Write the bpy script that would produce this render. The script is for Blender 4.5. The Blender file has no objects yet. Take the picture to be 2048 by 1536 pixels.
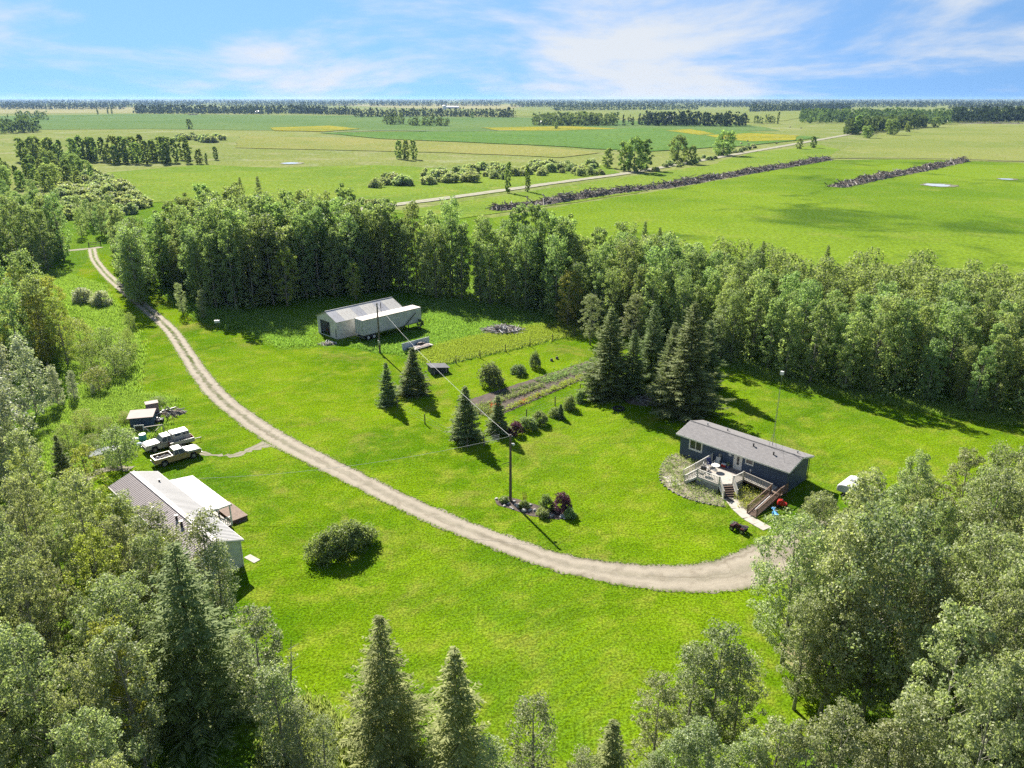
import bpy, bmesh, math, random
import numpy as np
from mathutils import Vector, Matrix

S = bpy.context.scene
R = math.radians
# ------------------------------------------------------------------ camera
CAMH, FPX, HOR = 42.0, 1532.0, 197.0            # survey of the photograph (2048 x 1536)
PITCH = math.atan((768 - HOR) / FPX)
cam_d = bpy.data.cameras.new('camera'); cam = bpy.data.objects.new('camera', cam_d)
S.collection.objects.link(cam); S.camera = cam
cam.location = (0, 0, CAMH); cam.rotation_euler = (math.pi / 2 - PITCH, 0, 0)
cam_d.sensor_width = 36; cam_d.lens = 36 * FPX / 2048; cam_d.clip_start = 0.5; cam_d.clip_end = 90000
S.render.resolution_x, S.render.resolution_y = 1024, 768
# ------------------------------------------------------------------ sky, sun, exposure
SUN_EL = R(36); SUN_DIR = Vector((-0.446 * math.cos(SUN_EL), 0.895 * math.cos(SUN_EL), math.sin(SUN_EL)))
W = bpy.data.worlds.new('World'); S.world = W; W.use_nodes = True
nt = W.node_tree; nt.nodes.clear()
def wn(t, **k):
    n = nt.nodes.new(t)
    for a, b in k.items(): setattr(n, a, b)
    return n
sky = wn('ShaderNodeTexSky', sky_type='NISHITA', sun_disc=False)
sky.sun_elevation = SUN_EL; sky.sun_rotation = math.atan2(SUN_DIR.x, SUN_DIR.y)
sky.altitude = 700; sky.air_density = 1.0; sky.dust_density = 0.0; sky.ozone_density = 4.0
tc = wn('ShaderNodeTexCoord'); sep = wn('ShaderNodeSeparateXYZ'); nt.links.new(tc.outputs['Generated'], sep.inputs[0])
def wm(op, a, b=None, c=None, clamp=False):
    n = wn('ShaderNodeMath', operation=op, use_clamp=clamp)
    for i, x in enumerate((a, b, c)):
        if x is None: continue
        if isinstance(x, (int, float)): n.inputs[i].default_value = x
        else: nt.links.new(x, n.inputs[i])
    return n.outputs[0]
# cloud layer: the view direction projected on a high flat deck, so clouds flatten towards the horizon
den = wm('ADD', wm('MAXIMUM', sep.outputs[2], 0.0), 0.22)
cu = wm('DIVIDE', sep.outputs[0], den); cv = wm('DIVIDE', sep.outputs[1], den)
comb = wn('ShaderNodeCombineXYZ'); nt.links.new(cu, comb.inputs[0]); nt.links.new(cv, comb.inputs[1])
comb.inputs[2].default_value = 3.7
mp = wn('ShaderNodeMapping'); mp.inputs['Scale'].default_value = (0.80, 0.80, 1); mp.inputs['Rotation'].default_value = (0, 0, R(12))
mp.inputs['Location'].default_value = (3.9, 3.4, 0)
nt.links.new(comb.outputs[0], mp.inputs[0])
cn = wn('ShaderNodeTexNoise'); cn.inputs['Scale'].default_value = 1.0; cn.inputs['Detail'].default_value = 9
cn.inputs['Roughness'].default_value = 0.60; cn.inputs['Distortion'].default_value = 0.25
nt.links.new(mp.outputs[0], cn.inputs['Vector'])
cr = wn('ShaderNodeMapRange', interpolation_type='SMOOTHSTEP'); cr.inputs['From Min'].default_value = 0.42; cr.inputs['From Max'].default_value = 0.63
nt.links.new(cn.outputs['Fac'], cr.inputs['Value'])
cfac = wm('MULTIPLY', cr.outputs[0], 0.9, clamp=True)
mixc = wn('ShaderNodeMix', data_type='RGBA'); mixc.inputs['B'].default_value = (4.5, 4.65, 4.8, 1)
nt.links.new(cfac, mixc.inputs['Factor'])
tint = wn('ShaderNodeMix', data_type='RGBA', blend_type='MULTIPLY'); tint.inputs['Factor'].default_value = 1.0
tint.inputs['B'].default_value = (0.92, 1.0, 0.97, 1)
zr = wm('MULTIPLY_ADD', wm('MAXIMUM', sep.outputs[2], 0.0), 0.66, 0.34)
cmbv = wn('ShaderNodeCombineXYZ'); nt.links.new(sep.outputs[0], cmbv.inputs[0]); nt.links.new(sep.outputs[1], cmbv.inputs[1]); nt.links.new(zr, cmbv.inputs[2])
nrmv = wn('ShaderNodeVectorMath', operation='NORMALIZE'); nt.links.new(cmbv.outputs[0], nrmv.inputs[0]); nt.links.new(nrmv.outputs[0], sky.inputs['Vector'])
nt.links.new(sky.outputs[0], tint.inputs['A']); nt.links.new(tint.outputs['Result'], mixc.inputs['A'])
bg = wn('ShaderNodeBackground'); bg.inputs['Strength'].default_value = 0.054
out = wn('ShaderNodeOutputWorld')
nt.links.new(mixc.outputs['Result'], bg.inputs['Color']); nt.links.new(bg.outputs[0], out.inputs['Surface'])
sd = bpy.data.lights.new('sun', 'SUN'); sun = bpy.data.objects.new('sun', sd); S.collection.objects.link(sun)
sd.energy = 4.2; sd.angle = R(0.53); sd.color = (1.0, 0.94, 0.84)
sun.rotation_euler = (-SUN_DIR).to_track_quat('-Z', 'Y').to_euler(); sun.location = (-60, 120, 120)
S.view_settings.view_transform = 'Standard'; S.view_settings.look = 'None'
S.view_settings.gamma = 1; S.view_settings.exposure = 1.78; S.view_settings.use_curve_mapping = False
S.render.engine = 'CYCLES'
cy = S.cycles
cy.use_denoising = False; cy.denoiser = 'OPENIMAGEDENOISE'; cy.denoising_input_passes = 'RGB_ALBEDO_NORMAL'; cy.denoising_prefilter = 'ACCURATE'; cy.max_bounces = 6; cy.diffuse_bounces = 4; cy.glossy_bounces = 2; cy.transmission_bounces = 4
cy.transparent_max_bounces = 4; cy.volume_bounces = 0; cy.use_adaptive_sampling = True; cy.adaptive_threshold = 0.01
cy.caustics_reflective = False; cy.caustics_refractive = False

# ------------------------------------------------------------------ survey: photo pixel -> point of the place
CP, SP = math.cos(PITCH), math.sin(PITCH)
def gp(u, v, z=0.0):
    x = (u - 1024) / FPX; y = (v - 768) / FPX
    d = (x, CP - y * SP, -SP - y * CP); t = (CAMH - z) / -d[2]
    return Vector((d[0] * t, d[1] * t, z))
def gxy(u, v, z=0.0):
    p = gp(u, v, z); return (p.x, p.y)

# ------------------------------------------------------------------ materials
def lin(c): return c / 12.92 / 255 if c <= 10 else ((c / 255 + 0.055) / 1.055) ** 2.4
KALB = 2.25                                      # photo brightness of a sunlit surface / its albedo
def alb(r, g, b, k=None):
    k = k or KALB
    return (lin(r) / k, lin(g) / k, lin(b) / k, 1)
MATS = {}
class NT:
    def __init__(s, name):
        s.m = bpy.data.materials.new(name); s.m.use_nodes = True; s.t = s.m.node_tree; s.t.nodes.clear()
        s.out = s.n('ShaderNodeOutputMaterial')
    def n(s, t, **k):
        n = s.t.nodes.new(t)
        for a, b in k.items(): setattr(n, a, b)
        return n
    def l(s, a, b): s.t.links.new(a, b)
    def setin(s, n, i, v):
        if isinstance(v, bpy.types.NodeSocket): s.l(v, n.inputs[i])
        else: n.inputs[i].default_value = v
    def math(s, op, a, b=None, c=None, clamp=False):
        n = s.n('ShaderNodeMath', operation=op, use_clamp=clamp)
        for i, x in enumerate((a, b, c)):
            if x is not None: s.setin(n, i, x)
        return n.outputs[0]
    def mix(s, f, a, b, blend='MIX'):
        n = s.n('ShaderNodeMix', data_type='RGBA', blend_type=blend)
        s.setin(n, 'Factor', f); s.setin(n, 'A', a); s.setin(n, 'B', b); return n.outputs['Result']
    def noise(s, scale, detail=3, rough=0.55, vec=None, dist=0.0):
        n = s.n('ShaderNodeTexNoise'); n.inputs['Scale'].default_value = scale; n.inputs['Detail'].default_value = detail
        n.inputs['Roughness'].default_value = rough; n.inputs['Distortion'].default_value = dist
        if vec is not None: s.l(vec, n.inputs['Vector'])
        return n.outputs['Fac']
    def ramp(s, v, lo, hi, a=0.0, b=1.0):
        n = s.n('ShaderNodeMapRange', interpolation_type='SMOOTHSTEP')
        s.setin(n, 'Value', v); n.inputs['From Min'].default_value = lo; n.inputs['From Max'].default_value = hi
        n.inputs['To Min'].default_value = a; n.inputs['To Max'].default_value = b
        return n.outputs['Result']
    def pos(s, scale=(1, 1, 1), rot=0.0):
        t = s.n('ShaderNodeTexCoord'); m = s.n('ShaderNodeMapping'); m.inputs['Scale'].default_value = scale
        m.inputs['Rotation'].default_value = (0, 0, rot); s.l(t.outputs['Object'], m.inputs[0]); return m.outputs[0]
    def bump(s, h, strength, dist=0.05):
        n = s.n('ShaderNodeBump'); n.inputs['Strength'].default_value = strength; n.inputs['Distance'].default_value = dist
        s.l(h, n.inputs['Height']); return n.outputs[0]
    def bsdf(s, col, rough=0.8, normal=None, metal=0.0, spec=0.3, **k):
        b = s.n('ShaderNodeBsdfPrincipled'); s.setin(b, 'Base Color', col); s.setin(b, 'Roughness', rough)
        b.inputs['Metallic'].default_value = metal; b.inputs['Specular IOR Level'].default_value = spec
        if normal is not None: s.l(normal, b.inputs['Normal'])
        return b.outputs[0]
    def done(s, sh): s.l(sh, s.out.inputs['Surface']); return s.m

def plain(name, c, rough=0.7, c2=None, scale=3.0, bump=0.0, metal=0.0, spec=0.3, detail=4, lo=.35, hi=.7, bscale=None):
    """a weathered paint / metal / timber surface: two tones mixed by noise, with fine relief"""
    if name in MATS: return MATS[name]
    t = NT(name); v = t.pos()
    if c2 is None: c2 = tuple(x * .8 for x in c[:3]) + (1,)
    f = t.ramp(t.noise(scale, detail, .6, v), lo, hi)
    col = t.mix(f, c, c2)
    nrm = t.bump(t.noise(bscale or scale * 6, 3, .6, v), bump, .02) if bump else None
    MATS[name] = t.done(t.bsdf(col, rough, nrm, metal, spec)); return MATS[name]

def leafmat(name, c1, c2, trans=0.35, var=0.35, rough=0.6, spec=0.2, tcol=None):
    if name in MATS: return MATS[name]
    t = NT(name)
    g = t.n('ShaderNodeNewGeometry'); o = t.n('ShaderNodeObjectInfo')
    col = t.mix(g.outputs['Random Per Island'], c1, c2)
    hsv = t.n('ShaderNodeHueSaturation')
    t.l(col, hsv.inputs['Color'])
    t.l(t.math('MULTIPLY_ADD', o.outputs['Random'], var, 1.0 - var / 2), hsv.inputs['Value'])
    r2 = t.math('FRACT', t.math('MULTIPLY', o.outputs['Random'], 7.31))
    t.l(t.math('MULTIPLY_ADD', r2, 0.05, 0.475), hsv.inputs['Hue'])
    col = hsv.outputs[0]
    a = t.bsdf(col, rough, None, 0, spec)
    b = t.n('ShaderNodeBsdfTranslucent')
    tc_ = t.mix(1.0, col, tcol or (1.05, 1.15, 0.55, 1), 'MULTIPLY'); t.l(tc_, b.inputs['Color'])
    m = t.n('ShaderNodeMixShader'); m.inputs[0].default_value = trans
    t.l(a, m.inputs[1]); t.l(b.outputs[0], m.inputs[2])
    MATS[name] = t.done(m.outputs[0]); return MATS[name]

def grassmat(name, base, alt, alt2, big=0.02, mid=0.25, fine=5.0, bump=0.6, streak=None, a2=(.5, .75), spots=None, grain=(.42, 1.42), swell=0.0, mow=None):
    """ground cover: broad patches, middling blotches and a fine tufted grain"""
    t = NT(name); v = t.pos()
    f1 = t.ramp(t.noise(big, 5, .62, v, .4), .38, .66)
    f2 = t.ramp(t.noise(mid, 5, .65, v, .2), a2[0], a2[1])
    col = t.mix(f1, base, alt)
    col = t.mix(t.math('MULTIPLY', f2, .8), col, alt2)
    if streak:
        ang, sc, amt, sc_col = streak
        vs = t.pos((sc, sc * .03, 1), ang)
        fs = t.ramp(t.noise(1.0, 4, .6, vs), .45, .7)
        msk = t.ramp(t.noise(.035, 3, .5, v), .42, .6)
        col = t.mix(t.math('MULTIPLY', t.math('MULTIPLY', fs, msk), amt), col, sc_col)
    if spots:
        sc, lo, hi, c, amt = spots
        col = t.mix(t.math('MULTIPLY', t.ramp(t.noise(sc, 4, .7, v, .6), lo, hi), amt), col, c)
    if mow:
        wv = t.n('ShaderNodeTexWave', wave_type='BANDS', bands_direction='X'); wv.inputs['Scale'].default_value = .32; wv.inputs['Distortion'].default_value = 5.0; wv.inputs['Detail'].default_value = 2; wv.inputs['Detail Scale'].default_value = .12
        t.l(t.pos((1, 1, 1), R(48)), wv.inputs['Vector']); mk_ = t.ramp(t.noise(.03, 2, .5, v), .4, .65)
        col = t.mix(t.math('MULTIPLY', t.math('MULTIPLY', wv.outputs['Fac'], mk_), .30), col, mow)
    fn = t.noise(fine, 4, .7, v)
    dk = t.ramp(fn, .34, .66, grain[0], grain[1])
    n = t.n('ShaderNodeMix', data_type='RGBA', blend_type='MULTIPLY'); n.inputs['Factor'].default_value = 1
    cmb = t.n('ShaderNodeCombineColor')
    for i in range(3): t.l(dk, cmb.inputs[i])
    t.l(col, n.inputs['A']); t.l(cmb.outputs[0], n.inputs['B'])
    nrm = t.bump(t.noise(fine * 1.3, 4, .7, v), bump, .12)
    if swell:
        b2 = t.n('ShaderNodeBump'); b2.inputs['Strength'].default_value = 1.0; b2.inputs['Distance'].default_value = swell
        t.l(t.noise(.14, 4, .55, v, .5), b2.inputs['Height']); t.l(nrm, b2.inputs['Normal']); nrm = b2.outputs[0]
    MATS[name] = t.done(t.bsdf(n.outputs['Result'], 1, nrm, 0, 0)); return MATS[name]

# ------------------------------------------------------------------ mesh helpers
COL = S.collection
def link(o, parent=None):
    COL.objects.link(o)
    if parent is not None: o.parent = parent
    return o
def tag(o, label=None, cat=None, group=None, kind=None):
    if label: o['label'] = label
    if cat: o['category'] = cat
    if group: o['group'] = group
    if kind: o['kind'] = kind
    return o
def empty(name, loc=(0, 0, 0), rz=0.0, label=None, cat=None, group=None):
    o = bpy.data.objects.new(name, None); o.location = loc; o.rotation_euler = (0, 0, rz); o.empty_display_size = .3
    link(o); return tag(o, label, cat, group)
def np_mesh(name, V, F, mat, smooth=False):
    """F: (n,k) int array, all faces of k corners"""
    me = bpy.data.meshes.new(name); V = np.asarray(V, np.float32); F = np.asarray(F, np.int32); k = F.shape[1]
    me.vertices.add(len(V)); me.vertices.foreach_set('co', V.ravel())
    me.loops.add(F.size); me.loops.foreach_set('vertex_index', F.ravel())
    me.polygons.add(len(F)); me.polygons.foreach_set('loop_start', np.arange(0, F.size, k, dtype=np.int32))
    me.polygons.foreach_set('loop_total', np.full(len(F), k, np.int32))
    if smooth: me.polygons.foreach_set('use_smooth', np.ones(len(F), bool))
    me.update(calc_edges=True); me.materials.append(mat); return me
class MB:
    def __init__(s): s.v = []; s.f = []; s.mi = []; s.cur = 0
    def add(s, vs, fs):
        b = len(s.v); s.v += [tuple(x) for x in vs]; s.f += [tuple(i + b for i in f) for f in fs]; s.mi += [s.cur] * len(fs); return s
    def box(s, x0, x1, y0, y1, z0, z1):
        return s.add([(x0,y0,z0),(x1,y0,z0),(x1,y1,z0),(x0,y1,z0),(x0,y0,z1),(x1,y0,z1),(x1,y1,z1),(x0,y1,z1)],
                     [(3,2,1,0),(4,5,6,7),(0,1,5,4),(1,2,6,5),(2,3,7,6),(3,0,4,7)])
    def cbox(s, c, size, rot=None):
        M = rot or Matrix.Identity(3); hx, hy, hz = [q / 2 for q in size]; c = Vector(c)
        vs = [c + M @ Vector((x, y, z)) for z in (-hz, hz) for (x, y) in ((-hx,-hy),(hx,-hy),(hx,hy),(-hx,hy))]
        return s.add(vs, [(3,2,1,0),(4,5,6,7),(0,1,5,4),(1,2,6,5),(2,3,7,6),(3,0,4,7)])
    def beam(s, a, b, w, h=None, up=(0, 0, 1)):
        a = Vector(a); b = Vector(b); d = (b - a); L = d.length; d.normalize()
        u = Vector(up); 
        if abs(d.dot(u)) > .99: u = Vector((1, 0, 0))
        sd_ = d.cross(u).normalized(); u = sd_.cross(d)
        M = Matrix((d, sd_, u)).transposed()
        return s.cbox((a + b) / 2, (L, w, h or w), M)
    def prism(s, poly, y0, y1, axis='y'):
        """poly: (x,z) outline extruded along y (or x / z)"""
        n = len(poly)
        def P(a, b, t): return {'y': (a, t, b), 'x': (t, a, b), 'z': (a, b, t)}[axis]
        vs = [P(a, b, y0) for a, b in poly] + [P(a, b, y1) for a, b in poly]
        fs = [tuple(range(n)), tuple(range(2 * n - 1, n - 1, -1))] + [(i, n + i, n + (i + 1) % n, (i + 1) % n) for i in range(n)]
        return s.add(vs, fs)
    def tube(s, pts, rad, k=6, cap=True):
        pts = [Vector(p) for p in pts]; n = len(pts)
        if not isinstance(rad, (list, tuple)): rad = [rad] * n
        vs = []; ref = None
        for i, p in enumerate(pts):
            d = (pts[min(i + 1, n - 1)] - pts[max(i - 1, 0)]).normalized()
            if ref is None: ref = d.orthogonal().normalized()
            ref = (ref - d * ref.dot(d)); 
            ref = ref.normalized() if ref.length > 1e-6 else d.orthogonal().normalized()
            o = d.cross(ref)
            vs += [p + (ref * math.cos(2*math.pi*j/k) + o * math.sin(2*math.pi*j/k)) * rad[i] for j in range(k)]
        fs = [(i*k+j, i*k+(j+1)%k, (i+1)*k+(j+1)%k, (i+1)*k+j) for i in range(n-1) for j in range(k)]
        if cap: fs += [tuple(range(k))[::-1], tuple(range((n-1)*k, n*k))]
        return s.add(vs, fs)
    def cyl(s, c, r, h, axis='z', k=12, r2=None):
        c = Vector(c); d = {'x': Vector((1,0,0)), 'y': Vector((0,1,0)), 'z': Vector((0,0,1))}[axis] * h / 2
        return s.tube([c - d, c + d], [r, r if r2 is None else r2], k)
    def ball(s, c, r, rx=1, ry=1, rz=1, k=8, m=5):
        vs = []; 
        for i in range(m + 1):
            a = math.pi * i / m
            vs += [(c[0]+rx*r*math.sin(a)*math.cos(2*math.pi*j/k), c[1]+ry*r*math.sin(a)*math.sin(2*math.pi*j/k), c[2]+rz*r*math.cos(a)) for j in range(k)]
        return s.add(vs, [(i*k+j, (i+1)*k+j, (i+1)*k+(j+1)%k, i*k+(j+1)%k) for i in range(m) for j in range(k)])
    def mesh(s, name, mats, smooth=False):
        me = bpy.data.meshes.new(name); me.from_pydata(s.v, [], s.f)
        if not isinstance(mats, (list, tuple)): mats = [mats]
        for m in mats: me.materials.append(m)
        if len(mats) > 1: me.polygons.foreach_set('material_index', s.mi)
        if smooth: me.polygons.foreach_set('use_smooth', [True] * len(me.polygons))
        me.update(); 
        bm = bmesh.new(); bm.from_mesh(me); bmesh.ops.remove_doubles(bm, verts=bm.verts, dist=1e-6)
        bmesh.ops.recalc_face_normals(bm, faces=bm.faces); bm.to_mesh(me); bm.free()
        return me
    def build(s, name, mats, parent=None, smooth=False, bevel=0.0):
        o = bpy.data.objects.new(name, s.mesh(name, mats, smooth))
        if bevel:
            b = o.modifiers.new('bevel', 'BEVEL'); b.width = bevel; b.segments = 2; b.limit_method = 'ANGLE'
        return link(o, parent)
def obj(name, me, parent=None, loc=None, rz=None):
    o = bpy.data.objects.new(name, me); link(o, parent)
    if loc is not None: o.location = loc
    if rz is not None: o.rotation_euler = (0, 0, rz)
    return o
def kids(o): return [c for c in COL.objects if c.parent == o]

def densify(poly, step, jit, rng, closed=True):
    out_ = []
    n = len(poly)
    for i in range(n if closed else n - 1):
        a = Vector(poly[i]); b = Vector(poly[(i + 1) % n]); L = (b - a).length; k = max(1, int(L / step))
        nrm = Vector((-(b - a).y, (b - a).x)); nrm = nrm.normalized() if nrm.length else nrm
        for j in range(k):
            p = a.lerp(b, j / k); 
            if j: p = p + nrm * (rng.uniform(-jit, jit))
            out_.append((p.x, p.y))
    if not closed: out_.append(tuple(poly[-1]))
    return out_
def sheet(name, poly, z, mat, step=2.0, jit=.3, seed=1, kind='structure'):
    rng = random.Random(seed); pts = densify(poly, step, jit, rng) if step else poly
    me = bpy.data.meshes.new(name); me.from_pydata([(x, y, z) for x, y in pts], [], [tuple(range(len(pts)))])
    bm = bmesh.new(); bm.from_mesh(me); bmesh.ops.triangulate(bm, faces=bm.faces)
    for f in bm.faces:
        if f.normal.z < 0: f.normal_flip()
    bm.to_mesh(me); bm.free()
    me.materials.append(mat); o = obj(name, me); o['kind'] = kind; return o
def pxs(pts, z=0.0): return [gxy(u, v, z) for u, v in pts]
def catmull(pts, step):
    P = [Vector(p) for p in pts]; P = [P[0] * 2 - P[1]] + P + [P[-1] * 2 - P[-2]]; o = []
    for i in range(1, len(P) - 2):
        p0, p1, p2, p3 = P[i-1:i+3]; n = max(1, int((p2 - p1).length / step))
        for j in range(n):
            t = j / n
            o.append(.5 * ((2*p1) + (-p0+p2)*t + (2*p0-5*p1+4*p2-p3)*t*t + (-p0+3*p1-3*p2+p3)*t**3))
    o.append(P[-2]); return o
def ribbon(name, pts, widths, z, mat, step=.6, jit=.12, seed=3):
    """road ribbon with UV: u across, v metres along"""
    rng = random.Random(seed)
    ctr = catmull([(p[0], p[1], w) for p, w in zip(pts, widths)], step)
    n = len(ctr); K = 6; V = []; UV = []; L = 0
    for i, c in enumerate(ctr):
        d = (ctr[min(i+1, n-1)] - ctr[max(i-1, 0)]); d.z = 0; d.normalize(); nr = Vector((-d.y, d.x, 0))
        if i: L += (Vector(c[:2]) - Vector(ctr[i-1][:2])).length
        w = c[2] / 2; jl, jr = rng.uniform(-jit, jit), rng.uniform(-jit, jit)
        for k in range(K + 1):
            t = k / K; off = -w - jl + t * (2 * w + jl + jr)
            V.append((c[0] + nr.x * off, c[1] + nr.y * off, z)); UV.append((t, L))
    F = [(i*(K+1)+k, (i+1)*(K+1)+k, (i+1)*(K+1)+k+1, i*(K+1)+k+1) for i in range(n-1) for k in range(K)]
    me = bpy.data.meshes.new(name); me.from_pydata(V, [], F); uv = me.uv_layers.new(name='UVMap')
    me.loops.foreach_get
    for lp in me.loops: uv.data[lp.index].uv = UV[lp.vertex_index]
    bm = bmesh.new(); bm.from_mesh(me)
    for f in bm.faces:
        if f.normal.z < 0: f.normal_flip()
    bm.to_mesh(me); bm.free(); me.materials.append(mat)
    o = obj(name, me); o['kind'] = 'structure'; return o, ctr
def inpoly(x, y, poly):
    c = False; n = len(poly); j = n - 1
    for i in range(n):
        xi, yi = poly[i]; xj, yj = poly[j]
        if (yi > y) != (yj > y) and x < (xj - xi) * (y - yi) / (yj - yi) + xi: c = not c
        j = i
    return c
def scatter(poly, spacing, rng, n=None, tries=40000, avoid=()):
    xs = [p[0] for p in poly]; ys = [p[1] for p in poly]; pts = []; cell = {}
    for _ in range(tries):
        if n and len(pts) >= n: break
        x, y = rng.uniform(min(xs), max(xs)), rng.uniform(min(ys), max(ys))
        if not inpoly(x, y, poly): continue
        if any(inpoly(x, y, a) for a in avoid): continue
        ci, cj = int(x // spacing), int(y // spacing)
        if any((x-q[0])**2 + (y-q[1])**2 < spacing**2 for a in (-1,0,1) for b in (-1,0,1) for q in cell.get((ci+a, cj+b), ())): continue
        cell.setdefault((ci, cj), []).append((x, y)); pts.append((x, y))
    return pts
# ================================================================== THE SETTING
C_LAWN = alb(142, 178, 28); C_LAWN2 = alb(100, 146, 20); C_LAWN3 = alb(180, 190, 70)
M_lawn = grassmat('lawn_grass', C_LAWN, C_LAWN2, C_LAWN3, .045, .30, 4.6, .7, (R(44), 1.1, .1, alb(150, 180, 96)), (.44, .76),
                  (.09, .54, .72, alb(178, 172, 88), .65), swell=.6, grain=(.48, 1.36), mow=alb(120, 160, 60))
M_rough = grassmat('rough_grass', alb(128, 164, 50), alb(104, 148, 44), alb(156, 178, 84), .03, .3, 2.2, .8)
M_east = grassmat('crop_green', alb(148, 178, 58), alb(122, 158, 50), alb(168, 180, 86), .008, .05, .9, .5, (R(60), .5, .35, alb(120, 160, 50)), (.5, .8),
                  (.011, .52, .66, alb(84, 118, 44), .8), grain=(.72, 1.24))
M_hay = grassmat('hay_meadow', alb(166, 176, 100), alb(148, 166, 88), alb(184, 184, 126), .006, .04, .5, .4, grain=(.72, 1.24))
M_past = grassmat('pasture', alb(166, 176, 102), alb(146, 164, 88), alb(192, 188, 146), .004, .03, .35, .4, None, (.48, .74),
                  (.012, .55, .72, alb(200, 204, 170), .55), grain=(.72, 1.24))
M_bright = grassmat('wet_meadow', alb(152, 178, 72), alb(132, 164, 68), alb(178, 184, 98), .012, .08, .6, .5, grain=(.72, 1.24))
M_crop = grassmat('cereal_crop', alb(132, 160, 96), alb(120, 152, 88), alb(152, 168, 102), .004, .02, .2, .3, grain=(.72, 1.24))
M_crop2 = grassmat('clover_crop', alb(126, 162, 86), alb(114, 154, 78), alb(148, 172, 92), .004, .02, .2, .3, grain=(.72, 1.24))
M_canola = grassmat('canola_crop', alb(190, 184, 70), alb(164, 170, 76), alb(200, 190, 86), .01, .03, .2, .3, grain=(.72, 1.24))
M_tan = grassmat('ripe_field', alb(196, 190, 138), alb(180, 180, 120), alb(204, 196, 150), .002, .01, .1, .2, grain=(.72, 1.24))
M_pink = grassmat('seeding_grass', alb(176, 178, 106), alb(158, 170, 94), alb(192, 182, 124), .008, .05, .4, .4, grain=(.72, 1.24))

ground = sheet('ground', [(-40000, -300), (40000, -300), (40000, 60000), (-40000, 60000)], 0.0, M_past, 0)
# far fields, each a sheet a little above the one below
FAR = [
 ('field', [(-400, 232), (0, 232), (270, 228), (760, 232), (1100, 236), (1500, 250), (1560, 262), (1020, 262), (600, 262), (300, 258), (-400, 262)], .30, M_crop),
 ('field', [(270, 226), (-300, 229), (-500, 214), (0, 213), (272, 214)], .30, M_tan),
 ('field', [(640, 209), (900, 207), (1050, 210), (1020, 219), (800, 216)], .30, M_tan),
 ('field', [(1030, 222), (1500, 219), (1700, 224), (1600, 236), (1540, 247), (1250, 238), (1030, 232)], .45, M_hay),
 ('field', [(1700, 221), (1960, 217), (2300, 214), (2300, 222), (1990, 224), (1780, 228)], .45, M_hay),
 ('field', [(640, 266), (1000, 262), (1300, 256), (1480, 262), (1640, 276), (1500, 292), (1290, 304), (1050, 290), (760, 278)], .55, M_crop2),
 ('canola_strip', [(540, 256), (660, 252), (720, 258), (650, 264), (550, 262)], .7, M_canola),
 ('canola_strip', [(960, 256), (1140, 253), (1240, 258), (1120, 262), (1000, 262)], .7, M_canola),
 ('canola_strip', [(1410, 271), (1500, 267), (1600, 272), (1590, 281), (1500, 284), (1440, 279)], .7, M_canola),
 ('canola_strip', [(1330, 262), (1380, 259), (1430, 268), (1400, 271)], .72, M_canola),
 ('field', [(480, 272), (700, 276), (1050, 292), (1200, 306), (1120, 316), (900, 306), (640, 300), (470, 296)], .40, M_pink),
 ('meadow', [(150, 372), (215, 345), (400, 330), (560, 336), (760, 330), (1000, 345), (1210, 330), (1240, 346), (980, 388), (780, 412), (560, 420), (380, 400), (240, 410)], .15, M_bright),
 ('field_verge', [(780, 424), (1000, 392), (1240, 356), (1420, 330), (1500, 306), (1640, 290), (1680, 300), (1650, 320), (1420, 362), (1230, 392), (1010, 425), (900, 440)], .15, M_bright),
 ('hay_field', [(1652, 316), (1690, 296), (1750, 276), (1850, 258), (2048, 250), (2700, 246), (2700, 330), (2048, 324)], .20, M_hay),
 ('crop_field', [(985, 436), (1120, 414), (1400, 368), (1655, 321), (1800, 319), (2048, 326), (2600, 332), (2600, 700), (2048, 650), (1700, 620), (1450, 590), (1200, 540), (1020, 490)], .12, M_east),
]
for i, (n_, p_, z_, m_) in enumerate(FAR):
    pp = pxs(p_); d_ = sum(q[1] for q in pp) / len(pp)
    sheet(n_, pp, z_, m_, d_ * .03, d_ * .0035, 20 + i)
# home yard
LAWN = [(183, 508), (150, 552), (210, 575), (236, 620), (262, 655), (286, 700), (272, 755), (262, 790), (346, 800), (336, 832), (318, 866),
        (250, 905), (168, 945), (166, 985), (215, 1012), (330, 1180), (470, 1230), (530, 1300), (640, 1420), (690, 1470), (640, 1640),
        (1500, 1640), (1640, 1450), (1720, 1330), (1740, 1200), (1760, 1100), (2100, 930), (2200, 860), (2048, 832), (1900, 812), (1750, 786), (1600, 758), (1440, 725),
        (1290, 690), (1200, 650), (1188, 664), (1060, 694), (960, 716), (862, 738), (800, 712), (740, 705), (690, 692), (560, 700), (470, 662), (400, 645), (330, 592), (262, 540), (206, 505)]
lawn = sheet('lawn', pxs(LAWN), .02, M_lawn, 1.2, .28, 5)
M_wood_floor = grassmat('woodland_floor', alb(70, 84, 38), alb(92, 104, 50), alb(110, 120, 60), .08, .5, 3, .8)
sheet('yard_meadow', pxs([(-700, 470), (100, 440), (200, 408), (500, 398), (900, 428), (1150, 452), (1450, 510), (1800, 540), (2300, 590), (2500, 1000), (2300, 1700), (-200, 1700), (-700, 900)]), .008, M_rough, 4, .6, 6)

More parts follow.
